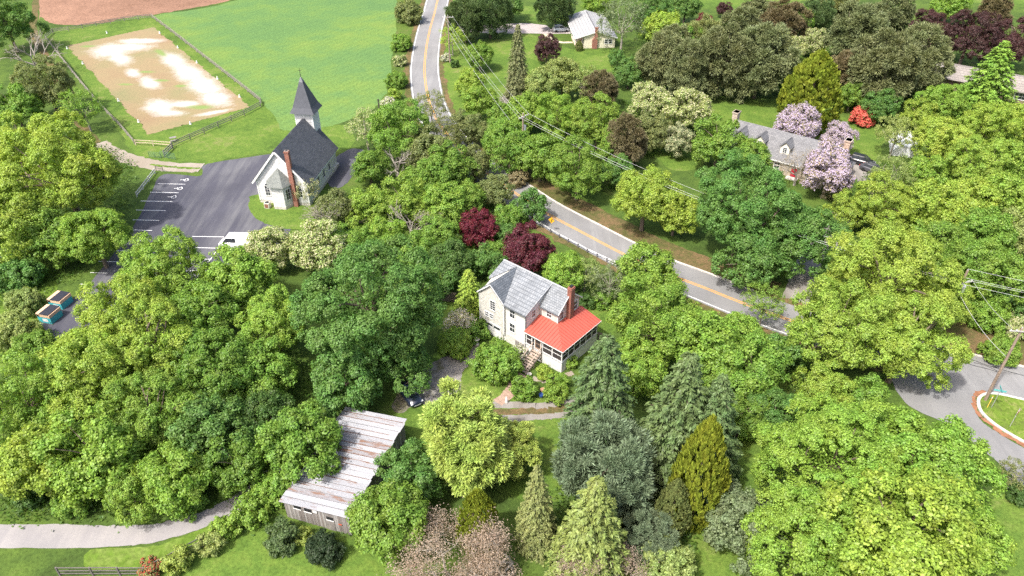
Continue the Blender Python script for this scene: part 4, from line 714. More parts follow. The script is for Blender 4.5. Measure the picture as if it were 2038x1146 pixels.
MB().prism([(-.06, -.046, 1.8), (.06, -.046, 1.8), (.06, -.046, 2.1), (.26, -.046, 2.3), (.18, -.046, 2.38), (-.06, -.046, 2.16)], (0, .004, 0)).build('arrow', M_DARK, WS)
UP_IS = .13
SS = empty('stop_sign', (*gp(2009, 850)[:2], UP_IS), math.radians(38)); tag(SS, 'red octagonal stop sign on the grass corner island', 'road sign')
stick('post', M_GALV, SS, (0, 0, -.02), (0, 0, 2.75), .06, .06, (0, 1, 0)); oc = lambda r, y: [(r * math.cos(math.pi / 8 + i * math.pi / 4), y, 2.35 + r * math.sin(math.pi / 8 + i * math.pi / 4)) for i in range(8)]
MB().prism(oc(.41, -.05), (0, .01, 0)).build('border', M_WHITE, SS); pl = MB().prism(oc(.37, -.056), (0, .005, 0)).build('plate', plain('sign_red', (.45, .02, .03), .5, .05), SS)
text_part('STOP', .3, M_WHITE, SS, (0, -.06, 2.35), (math.pi / 2, 0, 0))
NS = empty('street_name_sign', (*gp(1972, 813)[:2], UP_IS), .2); tag(NS, 'teal crossed street name blades on a pole at the junction', 'road sign')
stick('post', M_GALV, NS, (0, 0, -.02), (0, 0, 2.55), .06, .06, (0, 1, 0)); M_TEAL = plain('teal_sign', (.10, .38, .38), .45, .08)
stick('name_blade', M_TEAL, NS, (-.55, .3, 2.66), (.55, -.3, 2.66), .015, .23); stick('name_blade', M_TEAL, NS, (-.3, -.55, 2.92), (.3, .55, 2.92), .015, .23)
MK = empty('marker_post', (*gp(1964, 812)[:2], UP_IS)); tag(MK, 'thin yellow marker post beside the utility pole', 'post')
MB().lathe([(.045, -.02), (.045, 1.75), (.02, 1.8)], 8).build('shaft', plain('marker_yellow', (.70, .50, .08), .5), MK); MB().lathe([(.05, 1.45), (.05, 1.6)], 8).build('band', M_WHITE, MK)
DP = empty('fence_post', G3(755, 221)); tag(DP, 'lone dark timber post at the crop field edge near the road', 'post'); MB().lathe([(.14, -.02), (.13, 2.6), (.1, 2.65)], 8).build('shaft', plain('creosote', (.06, .05, .045), .9), DP); stick('crossbar', MATS['creosote'], DP, (-.25, 0, 2.2), (.25, 0, 2.2), .08, .08)
# ------------------------------------------------------------------ utility poles and wires
M_POLE = plain('pole_timber', (.25, .19, .15), .9, .3, 2, .4, stretch=(1, 1, .2)); M_INS = plain('porcelain', (.55, .55, .56), .3); M_WIRE = plain('aluminium_wire', (.42, .42, .43), .5, .05)
def pole(label, base, h, arms, ang, trans=False):
    root = empty('utility_pole', (base[0], base[1], base[2] if len(base) > 2 else 0), ang); tag(root, label, 'utility pole', 'utility poles along the road')
    MB().tube((0, 0, -.02), (0, 0, h), .19, .13, 10).build('shaft', M_POLE, root, smooth=False)
    for z in arms:
        a = stick('crossarm', plain('grey_arm', (.40, .38, .36), .85, .2), root, (-1.25, -.17, z), (1.25, -.17, z), .1, .12)
        for x in (-1.15, -.55, .55, 1.15): MB().lathe([(.05, z + .06), (.07, z + .12), (.05, z + .2), (.03, z + .25)], 8, (x, -.17)).build('insulator', M_INS, root)
    MB().lathe([(.03, h), (.05, h + .08), (.03, h + .2)], 8).build('insulator', M_INS, root)
    if trans: MB().lathe([(.1, h - 3.2), (.26, h - 3.15), (.27, h - 2.3), (.2, h - 2.2), (.05, h - 2.15)], 12, (.45, 0)).box(.12, .3, -.06, .06, h - 2.9, h - 2.5).build('transformer', plain('grey_tank', (.42, .43, .44), .5), root)
    return root
def top_at(px, py, h): p = gp(px, py, h); return (p[0], p[1], 0.0)
PA = top_at(891, 31, 11); PB = top_at(1041, 226, 11); PC = top_at(1926, 538, 11.3); PD = (*gp(1960, 797)[:2], .13)
aAB = math.atan2(PB[1] - PA[1], PB[0] - PA[0]) + math.pi / 2; aBC = math.atan2(PC[1] - PB[1], PC[0] - PB[0]) + math.pi / 2
pole('tall timber utility pole with one crossarm beside the far road bend', PA, 11, (10.7,), 0.0)
pole('timber utility pole with grey transformer among the trees above the road', PB, 11, (10.5,), aBC, True)
pole('timber utility pole with crossarm and transformer rising behind the yellow-green oak', PC, 11.3, (9.6,), .3, True)
pole('bare leaning-looking utility pole on the grass corner island', PD, 10.6, (10.3,), -.1)
def wire(label, p, q, sag, r=.016):
    p, q = np.array(p, float), np.array(q, float); m_ = MB(); n_ = 14; pts = [p + (q - p) * t - np.array([0, 0, sag * 4 * t * (1 - t)]) for t in np.linspace(0, 1, n_ + 1)]
    for a, b_ in zip(pts[:-1], pts[1:]): m_.tube(a, b_, r, r, 4)
    o = m_.build('overhead_wire', M_WIRE); tag(o, label, 'wire', 'overhead wires along the road')
def arm(P, ang, x, z, y=-.17): return (P[0] + x * math.cos(ang) - y * math.sin(ang), P[1] + x * math.sin(ang) + y * math.cos(ang), P[2] + z)
for x0, x1, w in ((-1.15, -1.15, 'left end'), (-.55, -.55, 'second insulator'), (1.15, 1.15, 'right end')): wire('thin power wire from the %s of the far pole crossarm over the garden trees' % w, arm(PA, 0, x0, 10.95), arm(PB, aBC, x1, 10.75), 1.0)
wire('lower telephone cable from the far pole sloping over the ranch lawn', (PA[0] + .2, PA[1], 7.2), (PB[0], PB[1] - .2, 7.0), .9, .022)
for x0, w in ((-1.15, 'left'), (-.55, 'middle'), (1.15, 'right')): wire('%s power wire crossing the woods from transformer pole to the oak pole' % w, arm(PB, aBC, x0, 10.75), arm(PC, .3, x0, 9.85), 2.2, .017)
PE = (PC[0] + 42, PC[1] - 16, 0)
pole('utility pole beyond the right edge carrying the wires on', PE, 11, (9.6,), .3)
for x0, w in ((-1.15, 'left'), (.55, 'middle'), (1.15, 'right')): wire('%s power wire running off to the right from the oak pole' % w, arm(PC, .3, x0, 9.85), arm(PE, .3, x0, 9.85), .5)
wire('top wire running off to the right from the oak pole tip', (PC[0], PC[1], 11.5), (PE[0], PE[1], 11.2), .5)
wire('service wire from the oak pole down to the island pole', (PC[0], PC[1], 8.2), (PD[0], PD[1], 6.6), .6, .022)
wire('upper wire from the oak pole to the island pole crossarm', arm(PC, .3, 1.15, 9.85), arm(PD, -.1, -1.15, 10.68), .4)
# ------------------------------------------------------------------ vehicles
def paint(name, col): 
    m, nt, b = new_mat(name); b.inputs['Base Color'].default_value = (*col, 1); b.inputs['Roughness'].default_value = .25; b.inputs['Coat Weight'].default_value = .6; b.inputs['Coat Roughness'].default_value = .08
    n = noise(nt, 6, 3, .6, coords(nt)); r = ramp(nt, n.outputs[0], [(.3, .2), (.7, .36)]); nt.links.new(r.outputs[0], b.inputs['Roughness']); return m
M_TYRE = plain('tyre_rubber', (.02, .02, .02), .9); M_RIM = plain('alloy_rim', (.45, .45, .46), .35, metal=.7); M_LAMP = plain('headlamp', (.7, .72, .74), .15, .05); M_TAIL = plain('tail_lamp', (.45, .02, .03), .25, .05)
def loft(secs):  # secs: list of (x, halfwidth_bottom, halfwidth_top, z0, z1): closed body lofted along x
    v = []; f = []
    for x, wb, wt, z0, z1 in secs:
        zm = z0 + (z1 - z0) * .55; v += [(x, -wb * .93, z0), (x, -wb, z0 + .12), (x, -wb, zm), (x, -wt, z1), (x, wt, z1), (x, wb, zm), (x, wb, z0 + .12), (x, wb * .93, z0)]
    n_ = 8
    for i in range(len(secs) - 1): f += [(i * n_ + k, i * n_ + (k + 1) % n_, (i + 1) * n_ + (k + 1) % n_, (i + 1) * n_ + k) for k in range(n_)]
    f += [tuple(range(n_)), tuple(range((len(secs) - 1) * n_, len(secs) * n_))]; return MB().add(v, f)
def car(name, label, loc, rz, mat, kind='sedan', cat='car'):
    root = empty(name, loc, rz); tag(root, label, cat); van = kind == 'van'; suv = kind == 'suv'
    Lh = 2.6 if van else 2.25
    if van: secs = [(-Lh, .80, .78, .4, 1.0), (-Lh + .08, .93, .90, .32, 1.15), (1.2, .95, .92, .3, 1.15), (2.1, .93, .80, .3, 1.08), (2.5, .86, .70, .34, .9), (Lh, .75, .6, .42, .75)]
    else: secs = [(-Lh, .70, .62, .42, .78 + .2 * suv), (-Lh + .12, .84, .76, .3, .98 + .12 * suv), (-1.2, .89, .80, .24, 1.0 + .12 * suv), (.9, .89, .80, .24, .98 + .1 * suv), (1.7, .87, .72, .26, .88 + .1 * suv), (2.1, .80, .62, .3, .74 + .1 * suv), (Lh, .66, .5, .36, .62 + .1 * suv)]
    loft(secs).build('body', mat, root, smooth=True)
    zb = (1.14 if van else 1.0 + .12 * suv); zt = (2.0 if van else 1.45 + .25 * suv); xb0, xt0, xt1, xb1 = (-2.52, -2.42, 1.15, 1.95) if van else (-2.05 if suv else -1.75, -1.75 if suv else -1.05, .25, 1.15)
    wb, wt = (.91, .80) if van else (.80, .62); gl = MB().hexa([(xb0, -wb, zb - .05), (xb1, -wb * .92, zb - .08), (xb1, wb * .92, zb - .08), (xb0, wb, zb - .05), (xt0, -wt, zt), (xt1, -wt, zt), (xt1, wt, zt), (xt0, wt, zt)]); gl.build('windows', M_GLASS, root)
    MB().hexa([(xt0 - .06, -wt - .03, zt - .02), (xt1 + .06, -wt - .03, zt - .02), (xt1 + .06, wt + .03, zt - .02), (xt0 - .06, wt + .03, zt - .02), (xt0 + .05, -wt + .06, zt + .06), (xt1 - .05, -wt + .06, zt + .06), (xt1 - .05, wt - .06, zt + .06), (xt0 + .05, wt - .06, zt + .06)]).build('roof', mat, root)
    for x0b, x0t in ((xb0, xt0), (xb1, xt1), ((xb0 + xb1) / 2, (xt0 + xt1) / 2)):
        for s_ in (-1, 1): stick('pillar', mat, root, (x0b, s_ * wb * .985, zb - .06), (x0t, s_ * wt * 1.01, zt), .07, .07)
    if van: MB().hexa([(-2.55, -.925, 1.1), (-.2, -.925, 1.1), (-.2, .925, 1.1), (-2.55, .925, 1.1), (-2.45, -.815, 1.98), (-.2, -.815, 1.98), (-.2, .815, 1.98), (-2.45, .815, 1.98)]).build('cargo_side', mat, root)
    wx = (-1.55, 1.6) if van else (-1.35, 1.38)
    for x in wx:
        for s_ in (-1, 1):
            w_ = empty('wheel', (x, s_ * (.84 if van else .79), .33)); w_.parent = root
            prof = [(.18, -.11), (.31, -.11), (.335, -.06), (.335, .06), (.31, .11), (.18, .11)]; t = MB().lathe(prof, 16); t.v = [(a, c_, b_) for a, b_, c_ in t.v]; t.build('tyre', M_TYRE, w_)
            r_ = MB().lathe([(.02, -.09), (.19, -.085), (.19, .085), (.02, .09)], 12); r_.v = [(a, c_, b_) for a, b_, c_ in r_.v]; r_.build('rim', M_RIM, w_)
    for s_ in (-1, 1):
        MB().box(Lh - .26, Lh - .06, s_ * .62 - .14, s_ * .62 + .14, .58 + .1 * suv, .70 + .1 * suv).build('headlight', M_LAMP, root, .02); MB().box(-Lh - .01, -Lh + .09, s_ * .66 - .1, s_ * .66 + .1, .72, .95).build('taillight', M_TAIL, root, .02)
        MB().box(.75, .9, s_ * .98 - .09, s_ * .98 + .07, zb - .05, zb + .09).build('mirror', mat, root, .02)
    MB().box(Lh - .06, Lh + .015, -.45, .45, .3, .45).build('bumper', M_GREYPAINT, root, .02); return root
car('parked_car', 'dark blue-black car parked under the green maple by the barn', (-11.95, 62.6, .016), math.atan2(-.84, .54), paint('navy_car_paint', (.012, .018, .035)))
car('parked_van', 'white van parked in the church lot behind the blossoming locust', (-41.4, 94.6, .026), math.radians(178), paint('white_car_paint', (.72, .72, .72)), 'van', 'van')
p = gp(1714, 327); car('parked_car', 'black car at the end of the stone house driveway', (p[0], p[1], .026), math.radians(-35), paint('black_car_paint', (.015, .016, .02)), 'suv')
p = gp(1729, 343); car('parked_car', 'dark grey car half hidden in shrubs behind the stone house', (p[0] + .6, p[1], .026), math.radians(-50), paint('grey_car_paint', (.06, .06, .07)), 'sedan')
p = gp(1133, 63); car('parked_car', 'silver car nosed up to the ranch house porch', (p[0] - 2.2, p[1] + .3, .018), math.radians(5), paint('silver_car_paint', (.40, .42, .45)), 'suv')
# ------------------------------------------------------------------ small things
def clothing_bin(label, loc, rz):
    root = empty('donation_bin', loc, rz); tag(root, label, 'donation bin', 'donation bins at the lot edge')
    M_T = plain('teal_paint', (.06, .36, .40), .5, .15); M_P = plain('peach_paint', (.62, .42, .28), .55, .15)
    MB().box(-1.0, 1.0, -1.0, 1.0, 0.0, .95).build('cabinet', M_T, root, .02); MB().box(-1.03, 1.03, -1.03, 1.03, .95, 1.4).build('upper_band', M_P, root, .02)
    r_ = MB().box(-.5, .92, -1.06, 1.06, 1.42, 1.47).build('roof', plain('black_roof_felt', (.025, .028, .04), .6, .2), root)
    for k in range(6): stick('roof_rib', MATS['black_roof_felt'], r_, (-.5, -.9 + k * .36, 1.48), (.92, -.9 + k * .36, 1.48), .05, .04)
    MB().box(-.95, -.55, -1.06, -1.03, 1.02, 1.32).build('chute', M_DARK, root); MB().box(-1.02, -.52, -1.02, 1.02, 1.402, 1.46).build('lid', M_P, root)
    MB().obox((0.0, -1.0, 0.25), X_, (0, -1, 0), Z_, -.3, .5, 0, .01, 0, .45).build('panel', M_WHITE, root)
q = gp(124, 606); clothing_bin('teal and peach donation bin with black roof, nearer the parking lot', (q[0], q[1], .026), -.25)
q = gp(103, 634); clothing_bin('teal and peach donation bin with black roof, farther from the lot', (q[0], q[1], .026), -.25)
def lathe_thing(name, label, cat, px, parts, z=.02):
    root = empty(name, G3(*px, z)); tag(root, label, cat)
    for nm, prof, mt in parts: MB().lathe(prof, 14).build(nm, mt, root, smooth=False)
    return root
M_TERRA = plain('terracotta', (.40, .22, .13), .8); M_SOIL = plain('potting_soil', (.06, .04, .03), .95)
lathe_thing('flower_pot', 'large terracotta pot among the garden shrubs', 'flower pot', (1081, 782), (('pot', [(.2, 0), (.34, .45), (.38, .45), (.38, .52), (.30, .52)], M_TERRA), ('soil', [(.29, .47), (.29, .5)], plain('pale_compost', (.36, .26, .17), .95))))
lathe_thing('flower_pot', 'blue glazed pot beside the terracotta one', 'flower pot', (1077, 790), (('pot', [(.18, 0), (.27, .2), (.26, .4), (.29, .45), (.22, .45)], plain('blue_glaze', (.03, .07, .25), .2)), ('soil', [(.21, .4), (.21, .43)], M_SOIL)))
lathe_thing('garden_lantern', 'grey stone garden lantern at the lawn edge left of the farmhouse', 'lantern', (949, 685), (('base', [(.3, 0), (.28, .1), (.14, .15), (.12, .55), (.26, .6)], M_CONC), ('light_box', [(.2, .6), (.2, .85)], M_GREYPAINT), ('cap', [(.38, .85), (.3, .93), (.08, 1.05), (.04, 1.15)], M_CONC)))
lathe_thing('garden_statue', 'small white statue at the end of the brick path', 'statue', (1008, 801), (('plinth', [(.2, 0), (.2, .15), (.15, .18)], M_CONC), ('figure', [(.14, .18), (.16, .35), (.1, .5), (.13, .6), (.06, .68), (.09, .76), (.07, .85), (.01, .88)], M_WHITE)))
lathe_thing('planter', 'round stone planter at the foot of the wooden steps', 'planter', (1053, 748), (('bowl', [(.15, 0), (.28, .25), (.31, .32), (.25, .32)], M_CONC), ('soil', [(.24, .28), (.24, .30)], M_SOIL)))
TP = empty('greenhouse_tunnel', G3(1800, 297), math.radians(-20)); tag(TP, 'white plastic-covered garden tunnel right of the stone house', 'tunnel')
m_ = MB(); n_ = 10; v = []
for y in np.linspace(-3.6, 3.6, 9):
    for i in range(n_ + 1): a = math.pi * i / n_; v.append((-2.6 * math.cos(a) * (1 + .03 * math.sin(y * 3)), y, 2.1 * math.sin(a) * (1 + .04 * math.sin(y * 2 + i))))
m_.add(v, [(j * (n_ + 1) + i, j * (n_ + 1) + i + 1, (j + 1) * (n_ + 1) + i + 1, (j + 1) * (n_ + 1) + i) for j in range(8) for i in range(n_)]); m_.add(v[:n_ + 1], [tuple(range(n_ + 1))]); m_.add(v[-n_ - 1:], [tuple(range(n_ + 1))])
m_.build('cover', plain('white_plastic', (.68, .69, .70), .4, .12, .8), TP)
for y in (-3.6, 0, 3.6):
    hp = MB()
    for i in range(10): a, b2 = math.pi * i / 10, math.pi * (i + 1) / 10; hp.tube((-2.66 * math.cos(a), y, 2.17 * math.sin(a)), (-2.66 * math.cos(b2), y, 2.17 * math.sin(b2)), .03, .03, 5)
    hp.build('hoop', M_GALV, TP)
bp = empty('brush_pile', G3(1003, 203)); tag(bp, 'heap of grey cut branches on the lawn below the conifer', 'brush pile')
m_ = MB()
for i in range(140):
    a = RNG.uniform(0, 6.28); r_ = RNG.uniform(0, 1.5); z = RNG.uniform(.05, .9) * (1 - r_ / 2.2); d = RNG.normal(0, 1, 3); d[2] *= .35; d /= np.linalg.norm(d); c_ = np.array([r_ * math.cos(a) * .8, r_ * math.sin(a) * 2.2, max(z, .1)]); L = RNG.uniform(.5, 1.6); p0, p1 = c_ - d * L / 2, c_ + d * L / 2; p0[2] = max(p0[2], .03); p1[2] = max(p1[2], .03); m_.tube(p0, p1, .04, .015, 4)
m_.build('branches', M_BARKGREY, bp)['kind'] = 'stuff'
# ------------------------------------------------------------------ trees: a few leaf-by-leaf crowns per habit, shared by all trees of that habit
def leaf_mesh(name, P, T, Nn, ln, wd_, mat, rng):
    n = len(P); T = T / np.linalg.norm(T, axis=1, keepdims=True); B = np.cross(Nn, T); B /= np.linalg.norm(B, axis=1, keepdims=True) + 1e-9; Q = np.cross(T, B)
    ln = np.broadcast_to(ln, (n,))[:, None]; wd_ = np.broadcast_to(wd_, (n,))[:, None]
    V = np.empty((n, 4, 3)); V[:, 0] = P - T * ln * .5; V[:, 1] = P + B * wd_ * .5 - Q * ln * .07; V[:, 2] = P + T * ln * .5 - Q * ln * .12; V[:, 3] = P - B * wd_ * .5 - Q * ln * .07
    me = bpy.data.meshes.new(name); me.vertices.add(4 * n); me.vertices.foreach_set('co', V.astype(np.float32).ravel())
    me.loops.add(4 * n); me.loops.foreach_set('vertex_index', np.arange(4 * n, dtype=np.int32)); me.polygons.add(n); me.polygons.foreach_set('loop_start', np.arange(0, 4 * n, 4, dtype=np.int32))
    at = me.attributes.new('leaf', 'FLOAT', 'POINT'); at.data.foreach_set('value', np.repeat(rng.random(n).astype(np.float32), 4))
    me.materials.append(mat); me.update(calc_edges=True); return me
def unit(v): return v / (np.linalg.norm(v, axis=-1, keepdims=True) + 1e-9)
def rndv(rng, *s): return unit(rng.normal(0, 1, s + (3,)))
def limbs_mesh(name, segs, mat, n=6):
    m_ = MB()
    for p0, p1, r0, r1 in segs: m_.tube(p0, p1, r0, r1, n)
    me = bpy.data.meshes.new(name); me.from_pydata(m_.v, [], m_.f); me.materials.append(mat); return me
def curve_limb(segs, a, b, r0, r1, rng, bow=.12, k=4):
    a, b = np.array(a, float), np.array(b, float); off = rng.normal(0, bow, 3) * np.linalg.norm(b - a); prev = a; pr = r0
    for i in range(1, k + 1):
        t = i / k; q = a + (b - a) * t + off * math.sin(math.pi * t) + np.array([0, 0, .1 * np.linalg.norm(b - a)]) * math.sin(math.pi * t); r = r0 + (r1 - r0) * t; segs.append((prev, q, pr, r)); prev, pr = q, r
def crown_lobes(rng, n, b, zmin=-.45, rad=.68, lr=.30, jag=.14):
    i = np.arange(n) + .5; z = 1 - (1 - zmin) * i / n; th = i * 2.399963 + rng.random() * 6; s = np.sqrt(np.clip(1 - z * z, 0, 1)); D = unit(np.stack([s * np.cos(th), s * np.sin(th), z], 1) + rng.normal(0, .12, (n, 3)))
    big = .5 + .5 * np.sin(D @ rng.normal(0, 2.2, 3) + rng.random() * 6); rr = rad * (1 + jag * (big * 2 - 1) + rng.normal(0, .10, n)); Cn = D * rr[:, None]; Cn[:, 2] *= b; return D, Cn, lr * rng.uniform(.72, 1.25, n)
def broadleaf(seed, nl, nsub, nleaf, ls, k, b=.86, zmin=-.45, lr=.30, sub=.10, jag=.14, interior=.06, trunk=.055, bark=M_BARK, style='leaf', low=0.0, flat_=.72, rad=.70):
    rng = np.random.default_rng(seed); D, Cn, LR = crown_lobes(rng, nl, b, zmin, rad, lr, jag)
    sd_ = unit(rng.normal(0, 1, (nl, nsub, 3)) + D[:, None] * .75 + np.array([0, 0, .45])); sc = Cn[:, None] + sd_ * (LR[:, None, None] * rng.uniform(.75, 1.05, (nl, nsub, 1)))
    sc = sc.reshape(-1, 3); sdir = sd_.reshape(-1, 3); m_ = len(sc); sr = sub * rng.uniform(.7, 1.35, m_)
    keep = rng.random(m_) > .08; sc, sdir, sr = sc[keep], sdir[keep], sr[keep]; m_ = len(sc)
    off = rng.normal(0, 1, (m_, nleaf, 3)) * np.array([1, 1, flat_]); off = unit(off) * rng.uniform(.25, 1.12, (m_, nleaf, 1)) ** .6; P = sc[:, None] + off * sr[:, None, None]
    if style == 'leaf':
        Nn = unit(off * .8 + sdir[:, None] * .5 + np.array([0, 0, .55]) + rng.normal(0, .45, off.shape)); T = unit(np.cross(Nn, rndv(rng, m_, nleaf)) + 1e-4); l_ = ls * rng.uniform(.7, 1.3, (m_, nleaf)); w_ = l_ * .68
    elif style == 'tuft':
        T = unit(off + sdir[:, None] * .5 + np.array([0, 0, .3])); Nn = unit(np.cross(T, rndv(rng, m_, nleaf))); l_ = ls * rng.uniform(.7, 1.3, (m_, nleaf)); w_ = l_ * .2
    else:  # feathery fronds that arch outwards and hang
        T = unit(off * .6 + sdir[:, None] * .9 + np.array([0, 0, -.15]) + rng.normal(0, .35, off.shape)); Nn = unit(np.array([0, 0, 1.]) + rng.normal(0, .5, off.shape)); l_ = ls * rng.uniform(.7, 1.3, (m_, nleaf)); w_ = l_ * .3
    P, T, Nn, l_, w_ = (a.reshape((-1,) + a.shape[2:]) for a in (P, T, Nn, l_, w_))
    ni = int(len(P) * interior)
    if ni:
        Pi = rndv(rng, ni) * rng.uniform(.2, .72, (ni, 1)); Pi[:, 2] *= b; P = np.concatenate([P, Pi]); T = np.concatenate([T, rndv(rng, ni)]); Nn = np.concatenate([Nn, rndv(rng, ni)]); l_ = np.concatenate([l_, np.full(ni, ls * 1.3)]); w_ = np.concatenate([w_, np.full(ni, ls * (.9 if style == 'leaf' else .4))])
    P[:, 2] += k
    ok = P[:, 2] > .02; P, T, Nn, l_, w_ = P[ok], T[ok], Nn[ok], l_[ok], w_[ok]
    crown = leaf_mesh('crown', P, T, Nn, l_, w_, M_LEAF if style == 'leaf' else M_NEEDLE, rng)
    segs = []; zt = k * .62 if low == 0 else low; segs.append(((0, 0, -.03), (.01, .0, zt * .5), trunk * 1.25, trunk)); segs.append(((.01, 0, zt * .5), (0, .015, zt), trunk, trunk * .85)); segs.append(((0, .015, zt), (.02, 0, k + .35 * b), trunk * .8, trunk * .25))
    for j in rng.permutation(nl)[:max(6, nl // 2)]: curve_limb(segs, (0, 0, zt + rng.uniform(-.05, .3) * (k - zt)), Cn[j] * .97 + np.array([0, 0, k]), trunk * .5, trunk * .12, rng)
    return crown, limbs_mesh('trunk', segs, bark)
def conifer(seed, lev, nb_, h=3.0, droop=.25, prof=.85, wid=1.0, dens=10, ls=.13, mat=None, z0=.04):
    rng = np.random.default_rng(seed); P = []; T = []; Nn = []; segs = [((0, 0, -.03), (0, 0, h * .97), .075, .012)]
    for i in range(lev):
        t = z0 + (1 - z0) * (i + rng.random() * .5) / lev; z = t * h; R = (1 - t) ** prof * wid + .03; n_ = max(4, int(nb_ * (1 - t * .6)))
        for j in range(n_):
            a = 2 * math.pi * (j + rng.random() * .7) / n_ + i * .9; L = R * rng.uniform(.78, 1.1); d = np.array([math.cos(a), math.sin(a), 0.]); sde = np.array([-d[1], d[0], 0.]); m_ = max(4, int(dens * (L + .25)))
            s = rng.uniform(.18, 1.0, m_) ** .8; base = d * (s * L)[:, None] + np.array([0, 0, 1.]) * (z - droop * L * s ** 1.6 + .05 * L)[:, None]
            segs.append(((0, 0, z), (d[0] * L * .9, d[1] * L * .9, z - droop * L * .85), .012, .004)) if i % 2 == 0 else None
            for sg in (-1, 1, 0):
                latw = (L * .30 + .03) * (1.15 - s); lat = (rng.uniform(.1, 1.0, m_) * latw * sg)[:, None] if sg else rng.normal(0, .01, (m_, 1)); P.append(base + sde * lat + np.array([0, 0, 1.]) * (-np.abs(lat) * .35 + rng.normal(0, .015, (m_, 1)))); T.append(unit(d * .9 + sde * (sg * .75) + np.array([0, 0, -.22]) + rng.normal(0, .28, (m_, 3)))); Nn.append(unit(np.array([0, 0, 1.]) + d * .35 + rng.normal(0, .35, (m_, 3))))
    P, T, Nn = map(np.concatenate, (P, T, Nn)); n_ = len(P); l_ = ls * rng.uniform(.7, 1.35, n_)
    return leaf_mesh('crown', P, T, Nn, l_, l_ * .42, mat or M_NEEDLE, rng), limbs_mesh('trunk', segs, M_BARK, 5)
def spindle(seed, n_c, nleaf, h=3.0, ls=.10):
    rng = np.random.default_rng(seed); t = rng.random(n_c) ** .8; R = np.where(t < .3, .62 + 1.27 * t, np.clip(1.0 - ((t - .3) / .7) ** 2.1, 0, 1) ** .9) ; a = rng.random(n_c) * 6.283; R = R * (1 + .08 * np.sin(a * 5 + t * 9)) * rng.uniform(.82, 1.02, n_c)
    d = np.stack([np.cos(a), np.sin(a), np.full(n_c, .45)], 1); sc = np.stack([R * np.cos(a), R * np.sin(a), t * h * .97 + .05], 1); off = unit(rng.normal(0, 1, (n_c, nleaf, 3))) * rng.uniform(.2, 1, (n_c, nleaf, 1)) * np.array([.085, .085, .10]); P = sc[:, None] + off
    T = unit(off * 5 + d[:, None] * .5 + np.array([0, 0, .9]) + rng.normal(0, .25, off.shape)); Nn = unit(d[:, None] + off * 6 + rng.normal(0, .4, off.shape)); P, T, Nn = (x.reshape(-1, 3) for x in (P, T, Nn)); l_ = ls * rng.uniform(.7, 1.3, len(P))
    return leaf_mesh('crown', P, T, Nn, l_, l_ * .5, M_NEEDLE, rng), limbs_mesh('trunk', [((0, 0, -.03), (0, 0, h * .9), .09, .02)], M_BARK)
def bare(seed, k=1.0, depth_=5, buds=3500, bs=.03, mat=M_BARKGREY, sprd=.55, tr=.06):
    rng = np.random.default_rng(seed); segs = []; tips = []
    def grow(p, d, L, r, lv):
        q = p + d * L; segs.append((p, q, r, r * .68))
        if lv == 0: tips.append(q); return
        for i in range(rng.integers(2, 4) + (lv > 3)):
            nd = unit(d + rng.normal(0, sprd, 3) + np.array([0, 0, .12])); grow(q, nd, L * rng.uniform(.62, .86), r * .62, lv - 1)
    grow(np.array([0, 0, -.03]), np.array([0, 0, 1.]), k * .42, tr, depth_); tips = np.array(tips); mx = np.percentile(np.hypot(tips[:, 0], tips[:, 1]), 82)
    f = 1.0 / mx * .95; S = np.array([f, f, 1.9 * k / max(tips[:, 2].max(), .1) * .95]); segs = [(np.array(a) * S, np.array(b_) * S, r0, r1) for a, b_, r0, r1 in segs]; tips = tips * S
    tw = limbs_mesh('trunk', segs, mat, 4); P = tips[rng.integers(0, len(tips), buds)] + rng.normal(0, .085, (buds, 3)); P[:, 2] = np.maximum(P[:, 2], .05); T = rndv(rng, buds); Nn = unit(rndv(rng, buds) + np.array([0, 0, .8])); return leaf_mesh('crown', P, T, Nn, bs * rng.uniform(.6, 1.5, buds), bs * .6, M_LEAF, rng), tw
def weeping(seed, k=.9):
    rng = np.random.default_rng(seed); P = []; T = []; segs = [((0, 0, -.03), (0, 0, k * 1.2), .09, .05)]
    for i in range(150):
        a = rng.random() * 6.283; r = rng.random() ** .6 * .95; top = k * (1.75 - .7 * r * r) + rng.normal(0, .06); L = rng.uniform(.5, 1.2) * k; m_ = 42; s = np.linspace(0, 1, m_); d = np.array([math.cos(a), math.sin(a), 0]); P.append(d * (r + .08 * s)[:, None] + np.array([0, 0, 1.]) * (top - L * s ** 1.3)[:, None] + rng.normal(0, .04, (m_, 3))); T.append(unit(np.array([0, 0, -1.]) + rng.normal(0, .5, (m_, 3))))
        if i % 5 == 0: segs.append(((0, 0, k * 1.1), tuple(d * r + np.array([0, 0, top])), .03, .01))
    P, T = np.concatenate(P), np.concatenate(T); P[:, 2] = np.maximum(P[:, 2], .05); n_ = len(P); Nn = unit(rng.normal(0, 1, (n_, 3))); return leaf_mesh('crown', P, T, Nn, .10 * rng.uniform(.7, 1.3, n_), .05, M_LEAF, rng), limbs_mesh('trunk', segs, M_BARKGREY)
KZ = dict(B=1.08, A=1.25, S=.62, P=1.1, F=1.1, X=1.0, W=.9)
